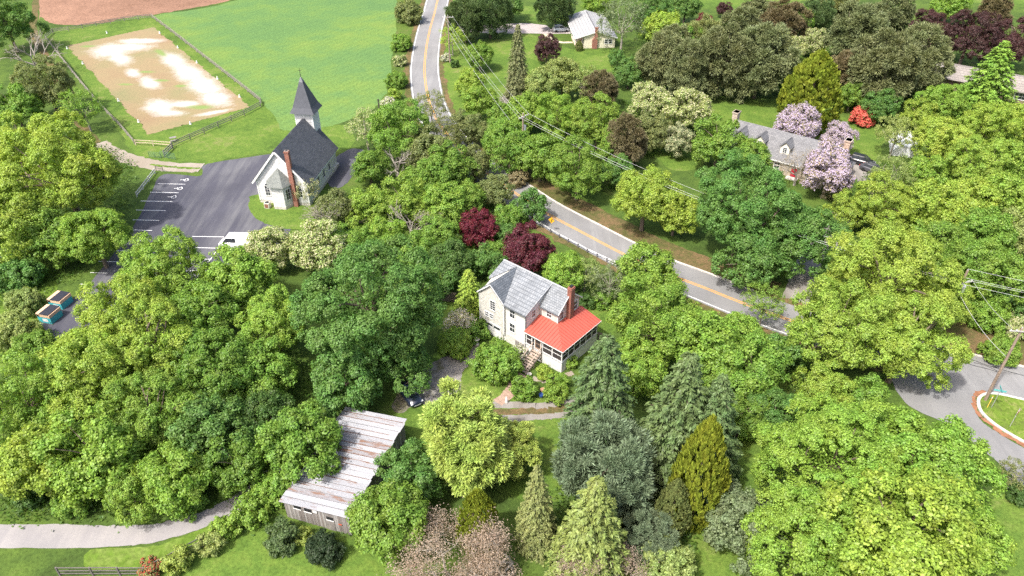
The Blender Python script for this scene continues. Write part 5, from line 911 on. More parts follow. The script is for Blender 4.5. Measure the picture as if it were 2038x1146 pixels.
LIB = {
 'Bgnt': [broadleaf(s, 40, 34, 74, .0275, 1.08, zmin=-.6, lr=.225, sub=.060, jag=.24, rad=.76) for s in (5, 6, 7)],
 'Bbig': [broadleaf(s, 32, 24, 64, .038, 1.08, zmin=-.6, lr=.25, sub=.078, jag=.23, rad=.74) for s in (1, 2, 3, 8)] + [broadleaf(4, 28, 24, 60, .046, 1.08, zmin=-.6, lr=.32, sub=.092, jag=.24, rad=.68)],
 'Bmed': [broadleaf(s, 23, 16, 58, .064, 1.08, zmin=-.72, lr=.32, sub=.125, jag=.24, rad=.70) for s in (11, 12, 13, 14, 15)],
 'Bsml': [broadleaf(s, 15, 12, 46, .10, 1.08, zmin=-.75, lr=.38, sub=.18, jag=.2) for s in (21, 22)],
 'A': [broadleaf(s, 26, 7, 34, .055, 1.25, lr=.36, sub=.12, jag=.2, interior=.03, trunk=.045, bark=M_BARKGREY) for s in (31, 32)],
 'Sbig': [broadleaf(s, 26, 11, 54, .085, .62, b=.78, zmin=-.75, lr=.32, sub=.14, jag=.12, low=.2) for s in (41, 42)],
 'Ssml': [broadleaf(s, 14, 9, 44, .13, .62, b=.78, zmin=-.75, lr=.38, sub=.19, jag=.12, low=.2) for s in (51, 52)],
 'P': [broadleaf(s, 34, 16, 84, .085, 1.1, b=1.0, zmin=-.8, lr=.28, sub=.10, jag=.14, style='tuft', low=.6, flat_=1) for s in (61, 62)],
 'F': [broadleaf(s, 36, 18, 84, .072, 1.1, b=1.0, zmin=-.75, lr=.27, sub=.105, jag=.2, style='frond', low=.6) for s in (71, 72)],
 'C': [conifer(81, 34, 17, 3.0, .28, .60, 1.0, 24, .085), conifer(82, 36, 17, 3.0, .2, .66, 1.0, 24, .08), conifer(83, 32, 17, 3.0, .35, .5, 1.0, 24, .088)],
 'H': [broadleaf(s, 42, 17, 66, .08, 1.15, b=1.15, zmin=-.9, lr=.24, sub=.12, jag=.2, style='frond', low=.5, rad=.72) for s in (85, 86, 87)],
 'Y': [spindle(91, 1000, 22, 3.0, .12), spindle(92, 800, 24, 3.0, .13)],
 'X': [bare(101, 1.0, 6, 15000, .032, sprd=.7, tr=.035), bare(102, 1.0, 6, 13000, .032, sprd=.7, tr=.035)],
 'D': [bare(103, 1.0, 5, 500, .03), bare(104, 1.0, 5, 900, .045)],
 'W': [weeping(111)],
}
KZ['D'] = 1.0
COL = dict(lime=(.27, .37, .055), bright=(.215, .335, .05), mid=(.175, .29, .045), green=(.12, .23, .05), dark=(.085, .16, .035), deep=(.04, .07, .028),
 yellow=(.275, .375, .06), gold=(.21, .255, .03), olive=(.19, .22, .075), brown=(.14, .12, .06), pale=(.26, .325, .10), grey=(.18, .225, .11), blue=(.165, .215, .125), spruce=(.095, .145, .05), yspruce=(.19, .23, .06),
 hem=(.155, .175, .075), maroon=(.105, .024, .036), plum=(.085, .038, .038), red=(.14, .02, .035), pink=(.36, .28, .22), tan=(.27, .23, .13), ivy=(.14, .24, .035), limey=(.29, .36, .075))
NAME = dict(B='broadleaf_tree', A='open_crowned_tree', S='shrub', P='pine_tree', F='feathery_conifer', C='spruce_tree', H='hemlock_tree', Y='cypress_tree', X='twiggy_tree', D='dead_tree', W='weeping_tree')
GROUP = dict(B='broadleaf trees', A='open-crowned trees', S='garden and hedgerow shrubs', P='pines', F='feathery golden conifers', C='spruces', H='hemlocks', Y='cypresses', X='twiggy trees', D='dead trees', W='weeping trees')
_cnt = {}
def put(form, base, R, sz, col, label, mat=None, hue=.08):
    key = form
    if form == 'B': key = 'Bgnt' if R > 6.8 else 'Bbig' if R > 4.6 else ('Bmed' if R > 2.6 else 'Bsml')
    if form == 'S': key = 'Sbig' if R > 1.7 else 'Ssml'
    lib = LIB[key]; i = _cnt.get(key, 0); _cnt[key] = i + 1; crown, trunk = lib[i % len(lib)]
    root = empty(NAME[form], (base[0], base[1], 0), RNG.uniform(0, 6.283), (R, R, sz)); tag(root, label, 'shrub' if form == 'S' else 'tree', GROUP[form])
    c = COL[col] if isinstance(col, str) else col; j = 1 + RNG.uniform(-hue, hue); c = (c[0] * j * (1 + RNG.uniform(-.05, .05)), c[1] * j, c[2] * j)
    o = link('crown', crown, root); o.color = (*c, 1); t = link('trunk', trunk, root)
    if mat: o.material_slots[0].link = 'OBJECT'; o.material_slots[0].material = mat
    return root
def tree(form, cx, cy, r, col, label, mat=None, vz=1.0):
    k = KZ[form]; z = 4.0
    for _ in range(12): p = gp(cx, cy, z); R = r * depth(p) / CAM_F; z = k * R * vz
    return put(form, p, R * .98, R * .98 * vz, col, label, mat)
def spire(form, xb, yb, ytop, r, col, label, mat=None):
    b_ = gp(xb, yb); lo, hi = 1.0, 45.0
    for _ in range(40):
        h = (lo + hi) / 2
        if pj((b_[0], b_[1], h))[1] > ytop: lo = h
        else: hi = h
    R = r * depth((b_[0], b_[1], h * .3)) / CAM_F; return put(form, b_, R, h / (2.2 if form == 'H' else 3.0), col, label, mat)
T_ = [
 # top left
 ('B', 12, 45, 55, 'green', 'deep green tree in the top left corner by the ploughed field'),
 ('D', 60, 105, 52, 'olive', 'grey dead tree left of the arena fence corner'),
 ('B', 95, 172, 58, 'olive', 'half-dead olive tree with bare limbs left of the arena'),
 ('B', 30, 215, 48, 'mid', 'green tree below the half-dead olive tree at the left edge'),
 ('A', 165, 215, 40, 'mid', 'thin green tree overhanging the arena fence left side'),
 ('B', 125, 345, 118, 'lime', 'huge lime-green tree left of the church parking lot'),
 ('B', 25, 300, 75, 'lime', 'lime-green tree at the left edge above the parking lot'),
 ('B', 188, 468, 72, 'bright', 'lime-green tree overhanging the left parking stalls'),
 ('B', 30, 440, 85, 'lime', 'broad yellow-green tree on the left edge beside the huge lime tree'),
 ('B', 110, 470, 62, 'mid', 'green tree above the donation bins'),
 ('S', 40, 545, 45, 'green', 'dark bushy scrub left of the donation bins'),
 ('S', 48, 600, 34, 'pale', 'pale green scrub behind the donation bins'),
 ('S', 25, 660, 45, 'pale', 'pale grassy shrub at the left edge below the bins'),
 ('S', 70, 690, 40, 'mid', 'green shrub left of the sprawling lime tree'),
 # left woods
 ('B', 325, 545, 88, 'bright', 'bright round-topped tree in front of the parking lot'),
 ('B', 240, 645, 92, 'lime', 'sprawling lime-green tree right of the donation bins'),
 ('B', 300, 690, 100, 'lime', 'lime tree with gaps showing pale gravel in the left woods'),
 ('B', 470, 560, 72, 'bright', 'bright green tree below the white van'),
 ('B', 400, 620, 70, 'mid', 'green tree between the round-topped and bright green trees'),
 ('B', 545, 640, 78, 'bright', 'lime-tipped tree left of the big deep green maple'),
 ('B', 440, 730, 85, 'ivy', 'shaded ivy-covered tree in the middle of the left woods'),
 ('B', 530, 740, 65, 'mid', 'green tree below the lime-tipped tree beside the maple'),
 ('B', 165, 770, 95, 'lime', 'yellow-green tree halfway down the left woods'),
 ('B', 55, 800, 95, 'bright', 'bright tree at the left edge of the woods above the lane'),
 ('B', 300, 830, 95, 'mid', 'green tree in the heart of the left woods'),
 ('B', 190, 900, 95, 'bright', 'lime tree above the lane at lower left'),
 ('B', 70, 920, 85, 'lime', 'leafy yellow-green tree above the lane at the far left'),
 ('B', 420, 860, 80, 'green', 'deep green tree right of the woods heart'),
 ('B', 340, 950, 75, 'bright', 'bright green tree where the lane bends'),
 ('B', 260, 975, 58, 'bright', 'rounded bright tree close above the lane'),
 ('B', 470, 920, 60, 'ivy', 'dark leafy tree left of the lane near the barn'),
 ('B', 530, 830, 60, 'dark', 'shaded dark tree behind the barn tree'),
 ('S', 140, 1000, 36, 'mid', 'leafy shrub beside the ivy columns at the lane'),
 ('S', 370, 1005, 34, 'mid', 'green shrub at the inside of the lane bend'),
 ('S', 60, 985, 30, 'dark', 'dark low shrub at the lane edge far left'),
 ('B', 598, 885, 82, 'mid', 'spreading green tree leaning over the barn roof'),
 ('S', 540, 970, 40, 'bright', 'lush green vine mound left of the barn front'),
 ('S', 500, 1015, 34, 'bright', 'green vine mound on the bank between lane and barn'),
 ('S', 450, 1050, 30, 'bright', 'green creeper mound over the fence near the lane'),
 ('S', 421, 1082, 26, 'pale', 'round pale shrub at the end of the lower fence'),
 ('S', 352, 1118, 30, 'limey', 'lime bush in front of the lower fence'),
 ('S', 300, 1132, 22, 'olive', 'rose bush with red flowers at the lower fence corner', 'ROSE'),
 ('S', 562, 1072, 36, 'spruce', 'blue-green shrub in front of the barn'),
 ('S', 604, 1068, 18, 'limey', 'small lime shrub between the two dark bushes by the barn'),
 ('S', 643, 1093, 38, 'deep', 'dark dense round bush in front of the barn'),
 # by the barn, bottom middle
 ('B', 745, 615, 150, 'green', 'large deep green maple between church and barn'),
 ('B', 690, 760, 75, 'green', 'deep green lower maple beside the dark car'),
 ('B', 800, 720, 60, 'green', 'deep green maple bough tree over the gravel yard'),
 ('B', 818, 945, 68, 'green', 'green tree hiding the right side of the barn'),
 ('B', 775, 1040, 86, 'mid', 'yellow-tinged green tree at the barn front corner'),
 ('F', 930, 880, 105, 'limey', 'feathery lime-gold conifer in front of the house drive'),
 ('F', 1005, 890, 60, 'limey', 'smaller feathery lime conifer right of the lime-gold one'),
 ('Y', 955, 1095, 975, 42, 'gold', 'small golden cypress below the lime-gold conifer'),
 ('X', 885, 1115, 115, 'pink', 'pinkish bare twiggy tree at the bottom centre'),
 ('X', 1020, 1095, 115, 'pink', 'tangled pinkish-tan bare tree left of the yellow-green spruce'),
 ('X', 1195, 1150, 95, 'pink', 'pinkish bare tree below the yellow-green spruce'),
 ('C', 1170, 1140, 950, 92, 'yspruce', 'yellow-green spruce at the bottom centre'),
 ('C', 1065, 1080, 925, 50, 'olive', 'drooping olive conifer left of the yellow-green spruce'),
 ('P', 1205, 930, 112, 'blue', 'large blue-green pine at lower centre'),
 ('P', 1290, 1070, 55, 'blue', 'low blue-green pine below the golden cypress'),
 ('Y', 1372, 1040, 832, 54, 'gold', 'tall golden columnar cypress at lower right centre'),
 ('Y', 1328, 1070, 955, 36, 'olive', 'short brownish cypress at the foot of the golden one'),
 ('S', 1330, 1125, 60, 'pale', 'pale green round shrub at the bottom edge'),
 ('B', 1480, 1045, 78, 'grey', 'grey-green tree left of the big lime trees'),
 # bottom right
 ('B', 1660, 920, 150, 'bright', 'giant bright lime tree at lower right, upper left crown'),
 ('B', 1835, 930, 140, 'bright', 'giant bright lime tree beside the side road'),
 ('B', 1790, 1075, 150, 'lime', 'giant lime tree at the bottom right edge'),
 ('B', 1600, 1060, 120, 'bright', 'bright lime tree at the bottom between giant crowns'),
 ('B', 1930, 1070, 80, 'bright', 'bright lime tree above the corner lawn'),
 ('A', 2022, 945, 34, 'olive', 'small olive tree with dark trunk at the right edge'),
 ('S', 2025, 985, 22, 'dark', 'dark hedge shrub under the small olive tree'),
 ('B', 1770, 545, 122, 'yellow', 'yellow-green oak, top of the group by the junction'),
 ('B', 1665, 655, 100, 'yellow', 'yellow-green oak left of the junction'),
 ('B', 1800, 680, 100, 'yellow', 'yellow-green oak overhanging the junction'),
 ('B', 1860, 590, 75, 'yellow', 'yellow-green oak in front of the tall pole'),
 ('B', 1645, 775, 55, 'lime', 'lime tree below the junction oaks'),
 ('S', 1965, 625, 45, 'bright', 'bright green shrub on the bank behind the junction'),
 ('S', 1995, 700, 36, 'mid', 'green shrub on the bank near the right edge'),
 ('S', 1925, 600, 45, 'mid', 'green shrub behind the tall pole'),
 ('B', 1965, 545, 75, 'mid', 'green tree behind the wires at right'),
 ('B', 2030, 590, 55, 'green', 'green tree at the right edge above the junction'),
 ('S', 2030, 650, 34, 'pale', 'white-flowered pale shrub behind the island pole crossarm', 'CREAM'),
 # around the house
 ('B', 1305, 635, 98, 'bright', 'vivid green round maple right of the red porch'),
 ('B', 1385, 680, 80, 'bright', 'vivid green maple lower right of the porch maple'),
 ('B', 1420, 720, 60, 'mid', 'green tree behind the dark spruces'),
 ('C', 1188, 890, 665, 88, 'spruce', 'dark green spruce right of the porch'),
 ('C', 1330, 945, 700, 100, 'spruce', 'tall dark spruce with pointed tip at centre right'),
 ('C', 1395, 950, 745, 82, 'spruce', 'dark spruce right of the pointed one'),
 ('B', 1500, 740, 75, 'mid', 'green tree right of the spruces'),
 ('B', 1545, 820, 55, 'green', 'darker green tree below the road bend oaks'),
 ('B', 1475, 830, 50, 'mid', 'small green tree between spruce and lower lawn'),
 ('B', 1470, 660, 48, 'bright', 'bright tree at the road edge right of the vivid maple'),
 ('A', 1522, 605, 42, 'mid', 'vine-draped tree leaning over the dark road'),
 ('B', 1560, 700, 40, 'green', 'small dark tree at the road edge by the oaks'),
 ('B', 1285, 540, 62, 'bright', 'bright tree covering the road above the porch'),
 ('A', 1215, 560, 40, 'grey', 'grey-green wispy tree behind the house lawn'),
 ('A', 1165, 545, 36, 'pale', 'pale wispy tree below the guardrail'),
 ('B', 1120, 540, 48, 'bright', 'bright tree behind the farmhouse roof'),
 ('B', 1050, 497, 52, 'maroon', 'dark red maple right behind the farmhouse'),
 ('B', 950, 455, 40, 'red', 'crimson maple left of the dark red one'),
 ('B', 1060, 408, 33, 'green', 'narrow green tree standing in front of the road'),
 ('S', 1165, 600, 18, 'dark', 'round dark shrub on the back lawn'),
 ('S', 1205, 600, 22, 'mid', 'leafy shrub on the back lawn edge'),
 ('S', 990, 722, 50, 'mid', 'large round green bush in front of the garage wall'),
 ('S', 1030, 705, 18, 'pale', 'white flowering bush beside the porch steps', 'WHITE'),
 ('S', 1083, 742, 18, 'lime', 'yellow-green bush below the porch screen'),
 ('S', 1112, 760, 20, 'bright', 'low leafy plant near the porch path'),
 ('S', 1045, 775, 26, 'mid', 'rounded green bush left of the pots'),
 ('S', 1105, 785, 22, 'bright', 'bright leafy bush right of the pots'),
 ('S', 1135, 720, 16, 'bright', 'small green shrub against the porch base'),
 ('W', 916, 640, 34, 'pale', 'weeping pale pink cherry on the lawn left of the farmhouse', 'BLUSH'),
 ('S', 905, 685, 36, 'bright', 'bright shrub below the weeping cherry'),
 ('S', 945, 660, 26, 'mid', 'green shrub at the left corner of the farmhouse'),
 ('C', 935, 620, 535, 34, 'lime', 'yellow-green spreading conifer behind the board fence'),
 ('B', 900, 520, 50, 'dark', 'dark green tree behind the board fence'),
 ('B', 975, 525, 36, 'green', 'dark green tree left of the farmhouse roof'),
 ('B', 860, 565, 30, 'lime', 'small lime tree between maple and board fence'),
 ('B', 165, 720, 78, 'lime', 'lime tree below the donation bins'),
 ('B', 835, 505, 44, 'mid', 'green tree right of the deep green maple top'),
 ('B', 700, 490, 46, 'mid', 'green tree between the pale locust and the maple top'),
 ('B', 880, 560, 34, 'green', 'green tree against the plank fence'),
 ('B', 770, 470, 40, 'bright', 'bright tree peeping over the deep green maple'),
 # between church and road
 ('A', 612, 378, 26, 'olive', 'olive tree in front of the church side wall', 'CREAM'),
 ('B', 672, 415, 44, 'olive', 'olive-green tree right of the church front'),
 ('D', 655, 430, 46, 'olive', 'grey dead tree below the church'),
 ('B', 538, 492, 50, 'pale', 'pale blossoming locust beside the white van', 'CREAM'),
 ('B', 630, 490, 60, 'pale', 'pale locust with cream blossom left of the deep green maple', 'CREAM'),
 ('B', 740, 415, 48, 'bright', 'bright tree between the church and the dead branches'),
 ('B', 810, 400, 52, 'bright', 'bright lime tree with bare branches in the middle wood'),
 ('B', 880, 405, 50, 'bright', 'bright green tree left of the crimson maple'),
 ('D', 815, 440, 50, 'lime', 'leafless grey tree standing before the bright trees'),
 ('D', 860, 450, 42, 'lime', 'dead grey tree with forked limbs above the maple'),
 ('B', 870, 470, 42, 'mid', 'green tree below the forked dead tree'),
 ('B', 790, 262, 66, 'mid', 'full green tree right of the church'),
 ('A', 728, 255, 40, 'pale', 'cream-flowered tree touching the church right side', 'CREAM'),
 ('D', 790, 320, 45, 'olive', 'dead tree right of the church'),
 ('B', 735, 330, 40, 'mid', 'green tree at the church rear corner'),
 ('B', 850, 300, 50, 'olive', 'olive tree beside the road bend'),
 ('A', 858, 215, 36, 'olive', 'sparse olive tree leaning across the road'),
 ('B', 898, 330, 46, 'mid', 'green tree overhanging the road below the bend'),
 ('B', 945, 322, 38, 'olive', 'olive tree hiding the road centre below the bend'),
 ('A', 890, 268, 36, 'olive', 'thin olive tree at the outside of the road bend'),
 ('B', 860, 350, 45, 'mid', 'green tree above the bright middle wood'),
 ('B', 985, 378, 36, 'olive', 'thin olive tree at the road edge'),
 ('B', 925, 395, 40, 'mid', 'green tree above the crimson maple'),
 ('S', 812, 25, 30, 'olive', 'olive shrub at the top of the field hedge'),
 ('S', 800, 85, 22, 'mid', 'green shrub in the middle of the field hedge'),
 ('S', 795, 122, 14, 'pale', 'pale shrub in the field hedge by the road', 'CREAM'),
 ('S', 790, 160, 22, 'mid', 'green shrub low in the field hedge'),
 ('S', 772, 205, 13, 'pale', 'white-flowering shrub beside the lone post', 'WHITE'),
 ('S', 785, 188, 14, 'lime', 'small lime shrub near the lone post'),
 # right of the road, top
 ('P', 925, 38, 42, 'spruce', 'dark pine beside the far road bend'),
 ('P', 975, 25, 46, 'spruce', 'dark green pine left of the ranch driveway'),
 ('B', 1010, 5, 34, 'green', 'green tree at the top behind the pines'),
 ('A', 900, 78, 26, 'lime', 'small lime tree by the far utility pole'),
 ('S', 888, 115, 10, 'pale', 'white-blossom shrub on the road verge', 'WHITE'),
 ('S', 905, 128, 9, 'dark', 'tiny round evergreen on the verge lawn'),
 ('B', 955, 110, 30, 'mid', 'round green tree on the ranch lawn under the wires'),
 ('B', 935, 165, 30, 'lime', 'lime tree on the verge below the round green one'),
 ('B', 955, 200, 36, 'bright', 'bright tree left of the brush pile'),
 ('B', 930, 255, 36, 'olive', 'olive tree at the inside of the road bend'),
 ('C', 1030, 195, 45, 30, 'hem', 'tall narrow olive conifer in front of the ranch house'),
 ('B', 1088, 97, 28, 'plum', 'purple plum tree on the ranch lawn'),
 ('B', 1075, 165, 36, 'pale', 'pale green tree below the purple plum'),
 ('B', 1120, 150, 42, 'pale', 'pale leafy tree on the ranch lawn edge'),
 ('A', 1165, 165, 36, 'pale', 'pale thin tree right of the ranch lawn'),
 ('H', 1195, 215, 140, 34, 'brown', 'brownish conifer below the ranch lawn'),
 ('P', 1105, 12, 42, 'spruce', 'dark spruce-like pine behind the ranch house'),
 ('B', 1185, 5, 30, 'bright', 'bright green tree behind the ranch roof'),
 ('A', 1240, 45, 48, 'grey', 'grey-green open tree right of the ranch house'),
 ('Y', 1152, 101, 80, 8, 'olive', 'small conical evergreen against the ranch end wall'),
 ('B', 1228, 115, 16, 'green', 'narrow green tree beside the ranch lawn'),
 ('B', 1252, 145, 30, 'green', 'green rounded tree right of the brown conifer'),
 ('B', 1300, 20, 40, 'green', 'green tree at the top right of the ranch house'),
 ('B', 1365, 10, 36, 'green', 'deep green tree on the top edge'),
 ('S', 1320, 55, 40, 'lime', 'lime thicket behind the ranch tree'),
 ('B', 1370, 85, 36, 'mid', 'blue-green tree left of the hemlocks'),
 ('B', 1405, 45, 18, 'red', 'crimson tree at the top among the hemlocks'),
 ('B', 1440, 18, 15, 'plum', 'purple tree near the far meadow'),
 ('H', 1310, 180, 70, 48, 'hem', 'olive hemlock left of the hemlock grove'),
 ('H', 1362, 200, 80, 46, 'hem', 'olive hemlock behind the cream-blossom trees'),
 ('H', 1425, 190, 50, 58, 'hem', 'broad olive hemlock left in the grove'),
 ('H', 1500, 195, 60, 66, 'hem', 'largest dark hemlock behind the stone house lawn'),
 ('H', 1462, 120, 15, 48, 'hem', 'hemlock at the back of the grove'),
 ('H', 1385, 120, 35, 40, 'olive', 'olive hemlock between crimson tree and grove'),
 ('H', 1335, 130, 55, 36, 'hem', 'hemlock at the left end of the grove top'),
 ('H', 1500, 60, -5, 40, 'hem', 'hemlock on the top edge above the grove'),
 ('B', 1590, 45, 34, 'mid', 'green tree above the cream-flowered twins'),
 ('H', 1545, 100, 5, 48, 'brown', 'brown-tinged hemlock near the top edge'),
 ('B', 1290, 200, 38, 'pale', 'cream-blossom locust in the middle of the upper woods', 'CREAM'),
 ('B', 1370, 215, 48, 'pale', 'large locust covered in cream blossom', 'CREAM'),
 ('B', 1300, 262, 40, 'olive', 'olive tree below the cream locusts'),
 ('B', 1350, 280, 34, 'grey', 'grey-green tree at the side lawn', 'CREAM'),
 # woods above the road
 ('B', 1050, 225, 45, 'bright', 'bright tree around the transformer pole'),
 ('B', 1015, 290, 55, 'mid', 'green tree left of the transformer pole'),
 ('B', 1110, 230, 50, 'bright', 'bright lime tree above the road wood'),
 ('B', 1190, 245, 55, 'bright', 'bright yellow-green tree in the upper road wood'),
 ('B', 1150, 335, 65, 'mid', 'green tree with dark trunk on the road verge'),
 ('B', 1075, 310, 52, 'mid', 'green tree at the left of the road wood'),
 ('S', 1030, 355, 22, 'tan', 'tan dry shrub on the road verge'),
 ('B', 1285, 390, 74, 'lime', 'vivid yellow-green tree above the road'),
 ('B', 1345, 420, 52, 'lime', 'yellow-green tree joined to the cool green maple'),
 ('B', 1480, 415, 112, 'green', 'big cool-green maple above the road'),
 ('B', 1585, 470, 80, 'green', 'cool-green maple beside the stone house driveway'),
 ('B', 1500, 510, 65, 'green', 'cool-green maple bough tree over the road kerb'),
 ('B', 1430, 285, 52, 'mid', 'green tree left of the stone house'),
 ('B', 1490, 312, 42, 'mid', 'green tree overlapping the stone house eaves'),
 ('B', 1230, 340, 34, 'green', 'dark green tree behind the vivid yellow-green one'),
 ('H', 1242, 335, 235, 38, 'brown', 'brownish hemlock between the road wood and the cream locusts'),
 ('B', 1222, 285, 38, 'mid', 'green tree below the yellow-green tree of the road wood'),
 ('B', 1005, 232, 34, 'mid', 'green tree just below the brush pile'),
 ('S', 1002, 468, 30, 'green', 'green thicket between the crimson and dark red maples'),
 ('S', 985, 500, 26, 'mid', 'leafy thicket below the crimson maple'),
 ('B', 1012, 432, 30, 'mid', 'green tree at the road edge above the crimson maple'),
 ('B', 1266, 735, 58, 'bright', 'vivid green tree between the two tall dark spruces'),
 ('B', 1722, 795, 46, 'mid', 'green tree under the junction oaks'),
 # around the stone house
 ('Y', 1597, 262, 100, 58, 'gold', 'large golden cone cypress behind the stone house'),
 ('B', 1590, 250, 48, 'tan', 'lilac-flowered tree rising over the stone house ridge', 'LILAC'),
 ('B', 1668, 274, 33, 'tan', 'small lilac-flowered tree right of the stone roof', 'LILAC'),
 ('B', 1652, 338, 56, 'tan', 'lilac-flowered tree in front of the stone house', 'LILAC'),
 ('X', 1640, 372, 36, 'tan', 'bare tan shrub tree below the lilac blossom'),
 ('D', 1590, 330, 44, 'tan', 'leaning bare-limbed tree before the red door'),
 ('S', 1718, 233, 26, 'olive', 'coral azalea bush on the stone house lawn', 'CORAL'),
 ('B', 1570, 95, 30, 'pale', 'cream-flowered tree above the golden cone cypress', 'CREAM'),
 ('B', 1622, 85, 28, 'pale', 'cream-flowered tree right of its twin in the upper woods', 'CREAM'),
 ('B', 1562, 155, 34, 'green', 'deep green tree left of the golden cone cypress'),
 # upper right
 ('H', 1690, 130, 10, 60, 'hem', 'olive conifer at the top of the right woods'),
 ('H', 1740, 215, 70, 68, 'hem', 'wide dark olive conifer behind the coral azalea'),
 ('H', 1805, 190, 60, 58, 'hem', 'olive conifer with dead twigs near the bungalow'),
 ('H', 1650, 60, -25, 45, 'olive', 'olive conifer on the top edge right of centre'),
 ('H', 1680, 195, 100, 48, 'brown', 'brownish conifer above the lawn'),
 ('H', 1760, 75, -10, 48, 'hem', 'olive conifer at the top near the purple beeches'),
 ('P', 1625, 35, 34, 'spruce', 'dark blue-green pine on the top edge'),
 ('B', 1850, 62, 44, 'plum', 'leftmost purple beech at the upper right'),
 ('B', 1930, 72, 55, 'plum', 'largest purple beech at the upper right'),
 ('B', 2015, 85, 50, 'plum', 'purple beech at the right edge'),
 ('B', 1890, 10, 34, 'bright', 'bright green tree behind the purple beeches'),
 ('H', 1970, 50, -10, 34, 'brown', 'tan conifer at the far top right'),
 ('D', 1845, 110, 38, 'olive', 'dead grey snag in front of the purple beeches'),
 ('C', 1940, 245, 80, 72, 'mid', 'leaning green fir in front of the bungalow'),
 ('B', 1875, 205, 52, 'bright', 'bright tree left of the leaning fir'),
 ('B', 1750, 212, 36, 'green', 'dark green tree right of the coral azalea'),
 ('B', 1695, 190, 30, 'mid', 'green tree behind the coral azalea'),
 ('B', 1830, 235, 36, 'lime', 'lime tree below the olive conifers'),
 ('B', 1880, 285, 55, 'yellow', 'yellow-lime tree at the right side'),
 ('B', 1965, 250, 55, 'lime', 'lime tree below the leaning fir'),
 ('B', 2020, 245, 42, 'lime', 'yellow-green tree at the right edge under the bungalow'),
 ('A', 1785, 268, 40, 'pale', 'pale olive tree beside the white tunnel'),
 ('B', 1945, 330, 58, 'yellow', 'golden-green tree in the right woods'),
 ('B', 2015, 325, 52, 'bright', 'bright tree on the right edge below the golden-green one'),
 ('B', 1840, 345, 46, 'bright', 'bright tree below the white tunnel'),
 ('A', 1775, 350, 42, 'pale', 'pale tree at the end of the stone house driveway'),
 ('B', 1760, 405, 65, 'lime', 'lime tree above the junction oaks'),
 ('B', 1690, 420, 40, 'lime', 'lime tree with pale trunk beside the driveway'),
 ('B', 1850, 420, 62, 'lime', 'lime tree in the right woods above the oak crown'),
 ('B', 1930, 400, 55, 'yellow', 'yellow-green tree in the middle of the right woods'),
 ('B', 2005, 395, 55, 'bright', 'bright green tree on the right edge of the woods'),
 ('B', 1880, 490, 60, 'mid', 'green tree behind the junction oaks'),
 ('B', 1960, 470, 62, 'mid', 'tall green tree with pale trunk in the right woods'),
 ('B', 2030, 470, 52, 'pale', 'pale green tree on the right edge above the wires'),
]
_M = dict(CREAM=M_CREAMBLOSSOM, LILAC=M_LILAC, CORAL=M_CORAL, WHITE=M_WHITEFLOWER, ROSE=M_ROSE, BLUSH=M_BLUSH)
for row in T_:
    f = row[0]
    if f in 'CHY': spire(f, row[1], row[2], row[3], row[4], row[5], row[6], _M.get(row[7]) if len(row) > 7 else None)
    else: tree(f, row[1], row[2], row[3], row[4], row[5], _M.get(row[6]) if len(row) > 6 else None, .72 if f == 'X' else 1.0)

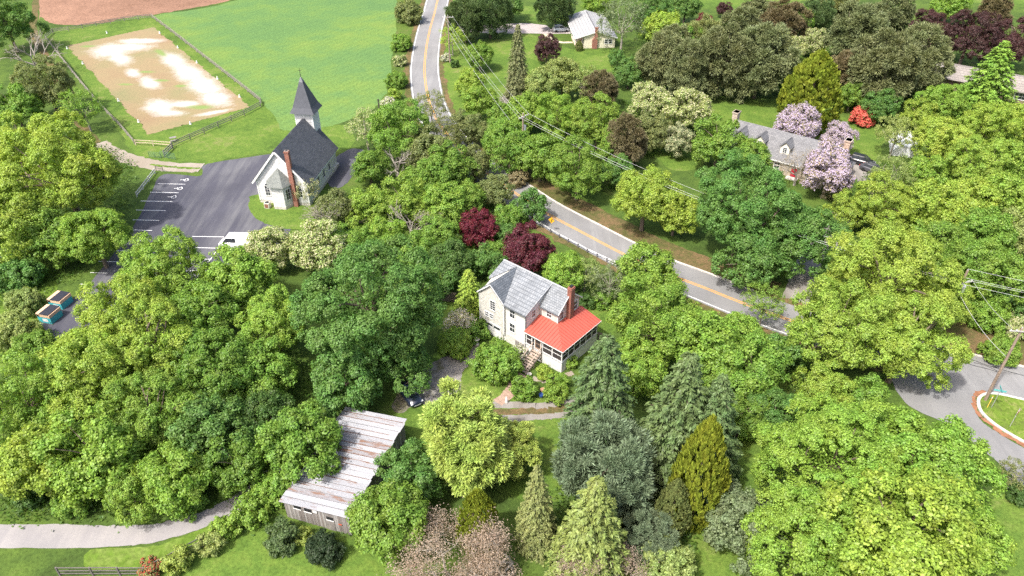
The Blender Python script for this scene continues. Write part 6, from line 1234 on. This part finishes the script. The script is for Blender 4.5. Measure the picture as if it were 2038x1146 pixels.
# ------------------------------------------------------------------ uncountable scrub on the woodland floor
def inside(px, py, poly):
    c = np.zeros(px.shape, bool); n_ = len(poly)
    for i in range(n_):
        (x0, y0), (x1, y1) = poly[i], poly[(i + 1) % n_]; cond = ((y0 > py) != (y1 > py)); c ^= cond & (px < (x1 - x0) * (py - y0) / (y1 - y0 + 1e-9) + x0)
    return c
def scrub(name, label, polys, spacing, h, col, nleaf=9, ls=.34):
    rng = np.random.default_rng(len(name)); PP = []
    for poly in polys:
        w = [gp(*p)[:2] for p in poly]; w = [tuple(p) for p in w]; xs, ys = [p[0] for p in w], [p[1] for p in w]; n_ = int((max(xs) - min(xs)) * (max(ys) - min(ys)) / spacing ** 2)
        x, y = rng.uniform(min(xs), max(xs), n_), rng.uniform(min(ys), max(ys), n_); k = inside(x, y, w); PP.append(np.stack([x[k], y[k]], 1))
    PP = np.concatenate(PP); n_ = len(PP); hh = h * (.45 + .75 * (np.sin(PP[:, 0] * .7) * np.sin(PP[:, 1] * .55) * .5 + .5)) * rng.uniform(.6, 1.2, n_)
    P = np.concatenate([PP, np.zeros((n_, 1))], 1)[:, None] + rng.normal(0, 1, (n_, nleaf, 3)) * np.array([.5, .5, 0]) + np.array([0, 0, 1.]) * (hh[:, None] * rng.uniform(.15, 1, (n_, nleaf)))[..., None]
    P = P.reshape(-1, 3); m_ = len(P); Nn = unit(np.array([0, 0, 1.]) + rng.normal(0, .5, (m_, 3))); T = unit(np.cross(Nn, rndv(rng, m_)) + 1e-4); l_ = ls * rng.uniform(.6, 1.3, m_)
    o = link(name, leaf_mesh(name, P, T, Nn, l_, l_ * .6, M_LEAF, rng)); o.color = (*col, 1); tag(o, label, 'undergrowth', kind='stuff'); return o
scrub('undergrowth', 'low leafy scrub covering the woodland floor', [
 [(690, 385), (880, 340), (960, 400), (1010, 440), (1000, 540), (900, 580), (860, 560), (700, 560), (620, 520), (600, 460)],
 [(0, 700), (100, 660), (330, 740), (560, 640), (640, 760), (600, 850), (520, 940), (440, 1005), (330, 1040), (0, 1040)],
 [(1240, 200), (1400, 230), (1380, 290), (1240, 330), (1180, 260)], [(990, 230), (1230, 230), (1240, 380), (1140, 390), (1060, 340), (1000, 320)],
 [(1420, 640), (1470, 650), (1560, 700), (1680, 730), (1660, 800), (1520, 850), (1440, 840), (1420, 760)], [(1150, 560), (1240, 560), (1300, 590), (1240, 600), (1230, 640), (1190, 580)],
 [(1680, 400), (1740, 330), (1850, 300), (2060, 260), (2060, 640), (1930, 640), (1700, 560)], [(1640, 90), (1780, 50), (1900, 120), (1900, 210), (1700, 220), (1640, 190)],
 [(1270, 60), (1560, 60), (1560, 185), (1420, 190), (1280, 150)], [(-20, 250), (100, 240), (230, 300), (270, 330), (250, 440), (150, 560), (60, 620), (-20, 620)],
 [(430, 1030), (530, 965), (575, 1000), (560, 1040), (440, 1065)], [(700, 890), (760, 870), (860, 900), (860, 1060), (700, 1070)], [(1100, 930), (1400, 960), (1390, 1140), (1100, 1140)]], .8, .9, (.075, .14, .02))
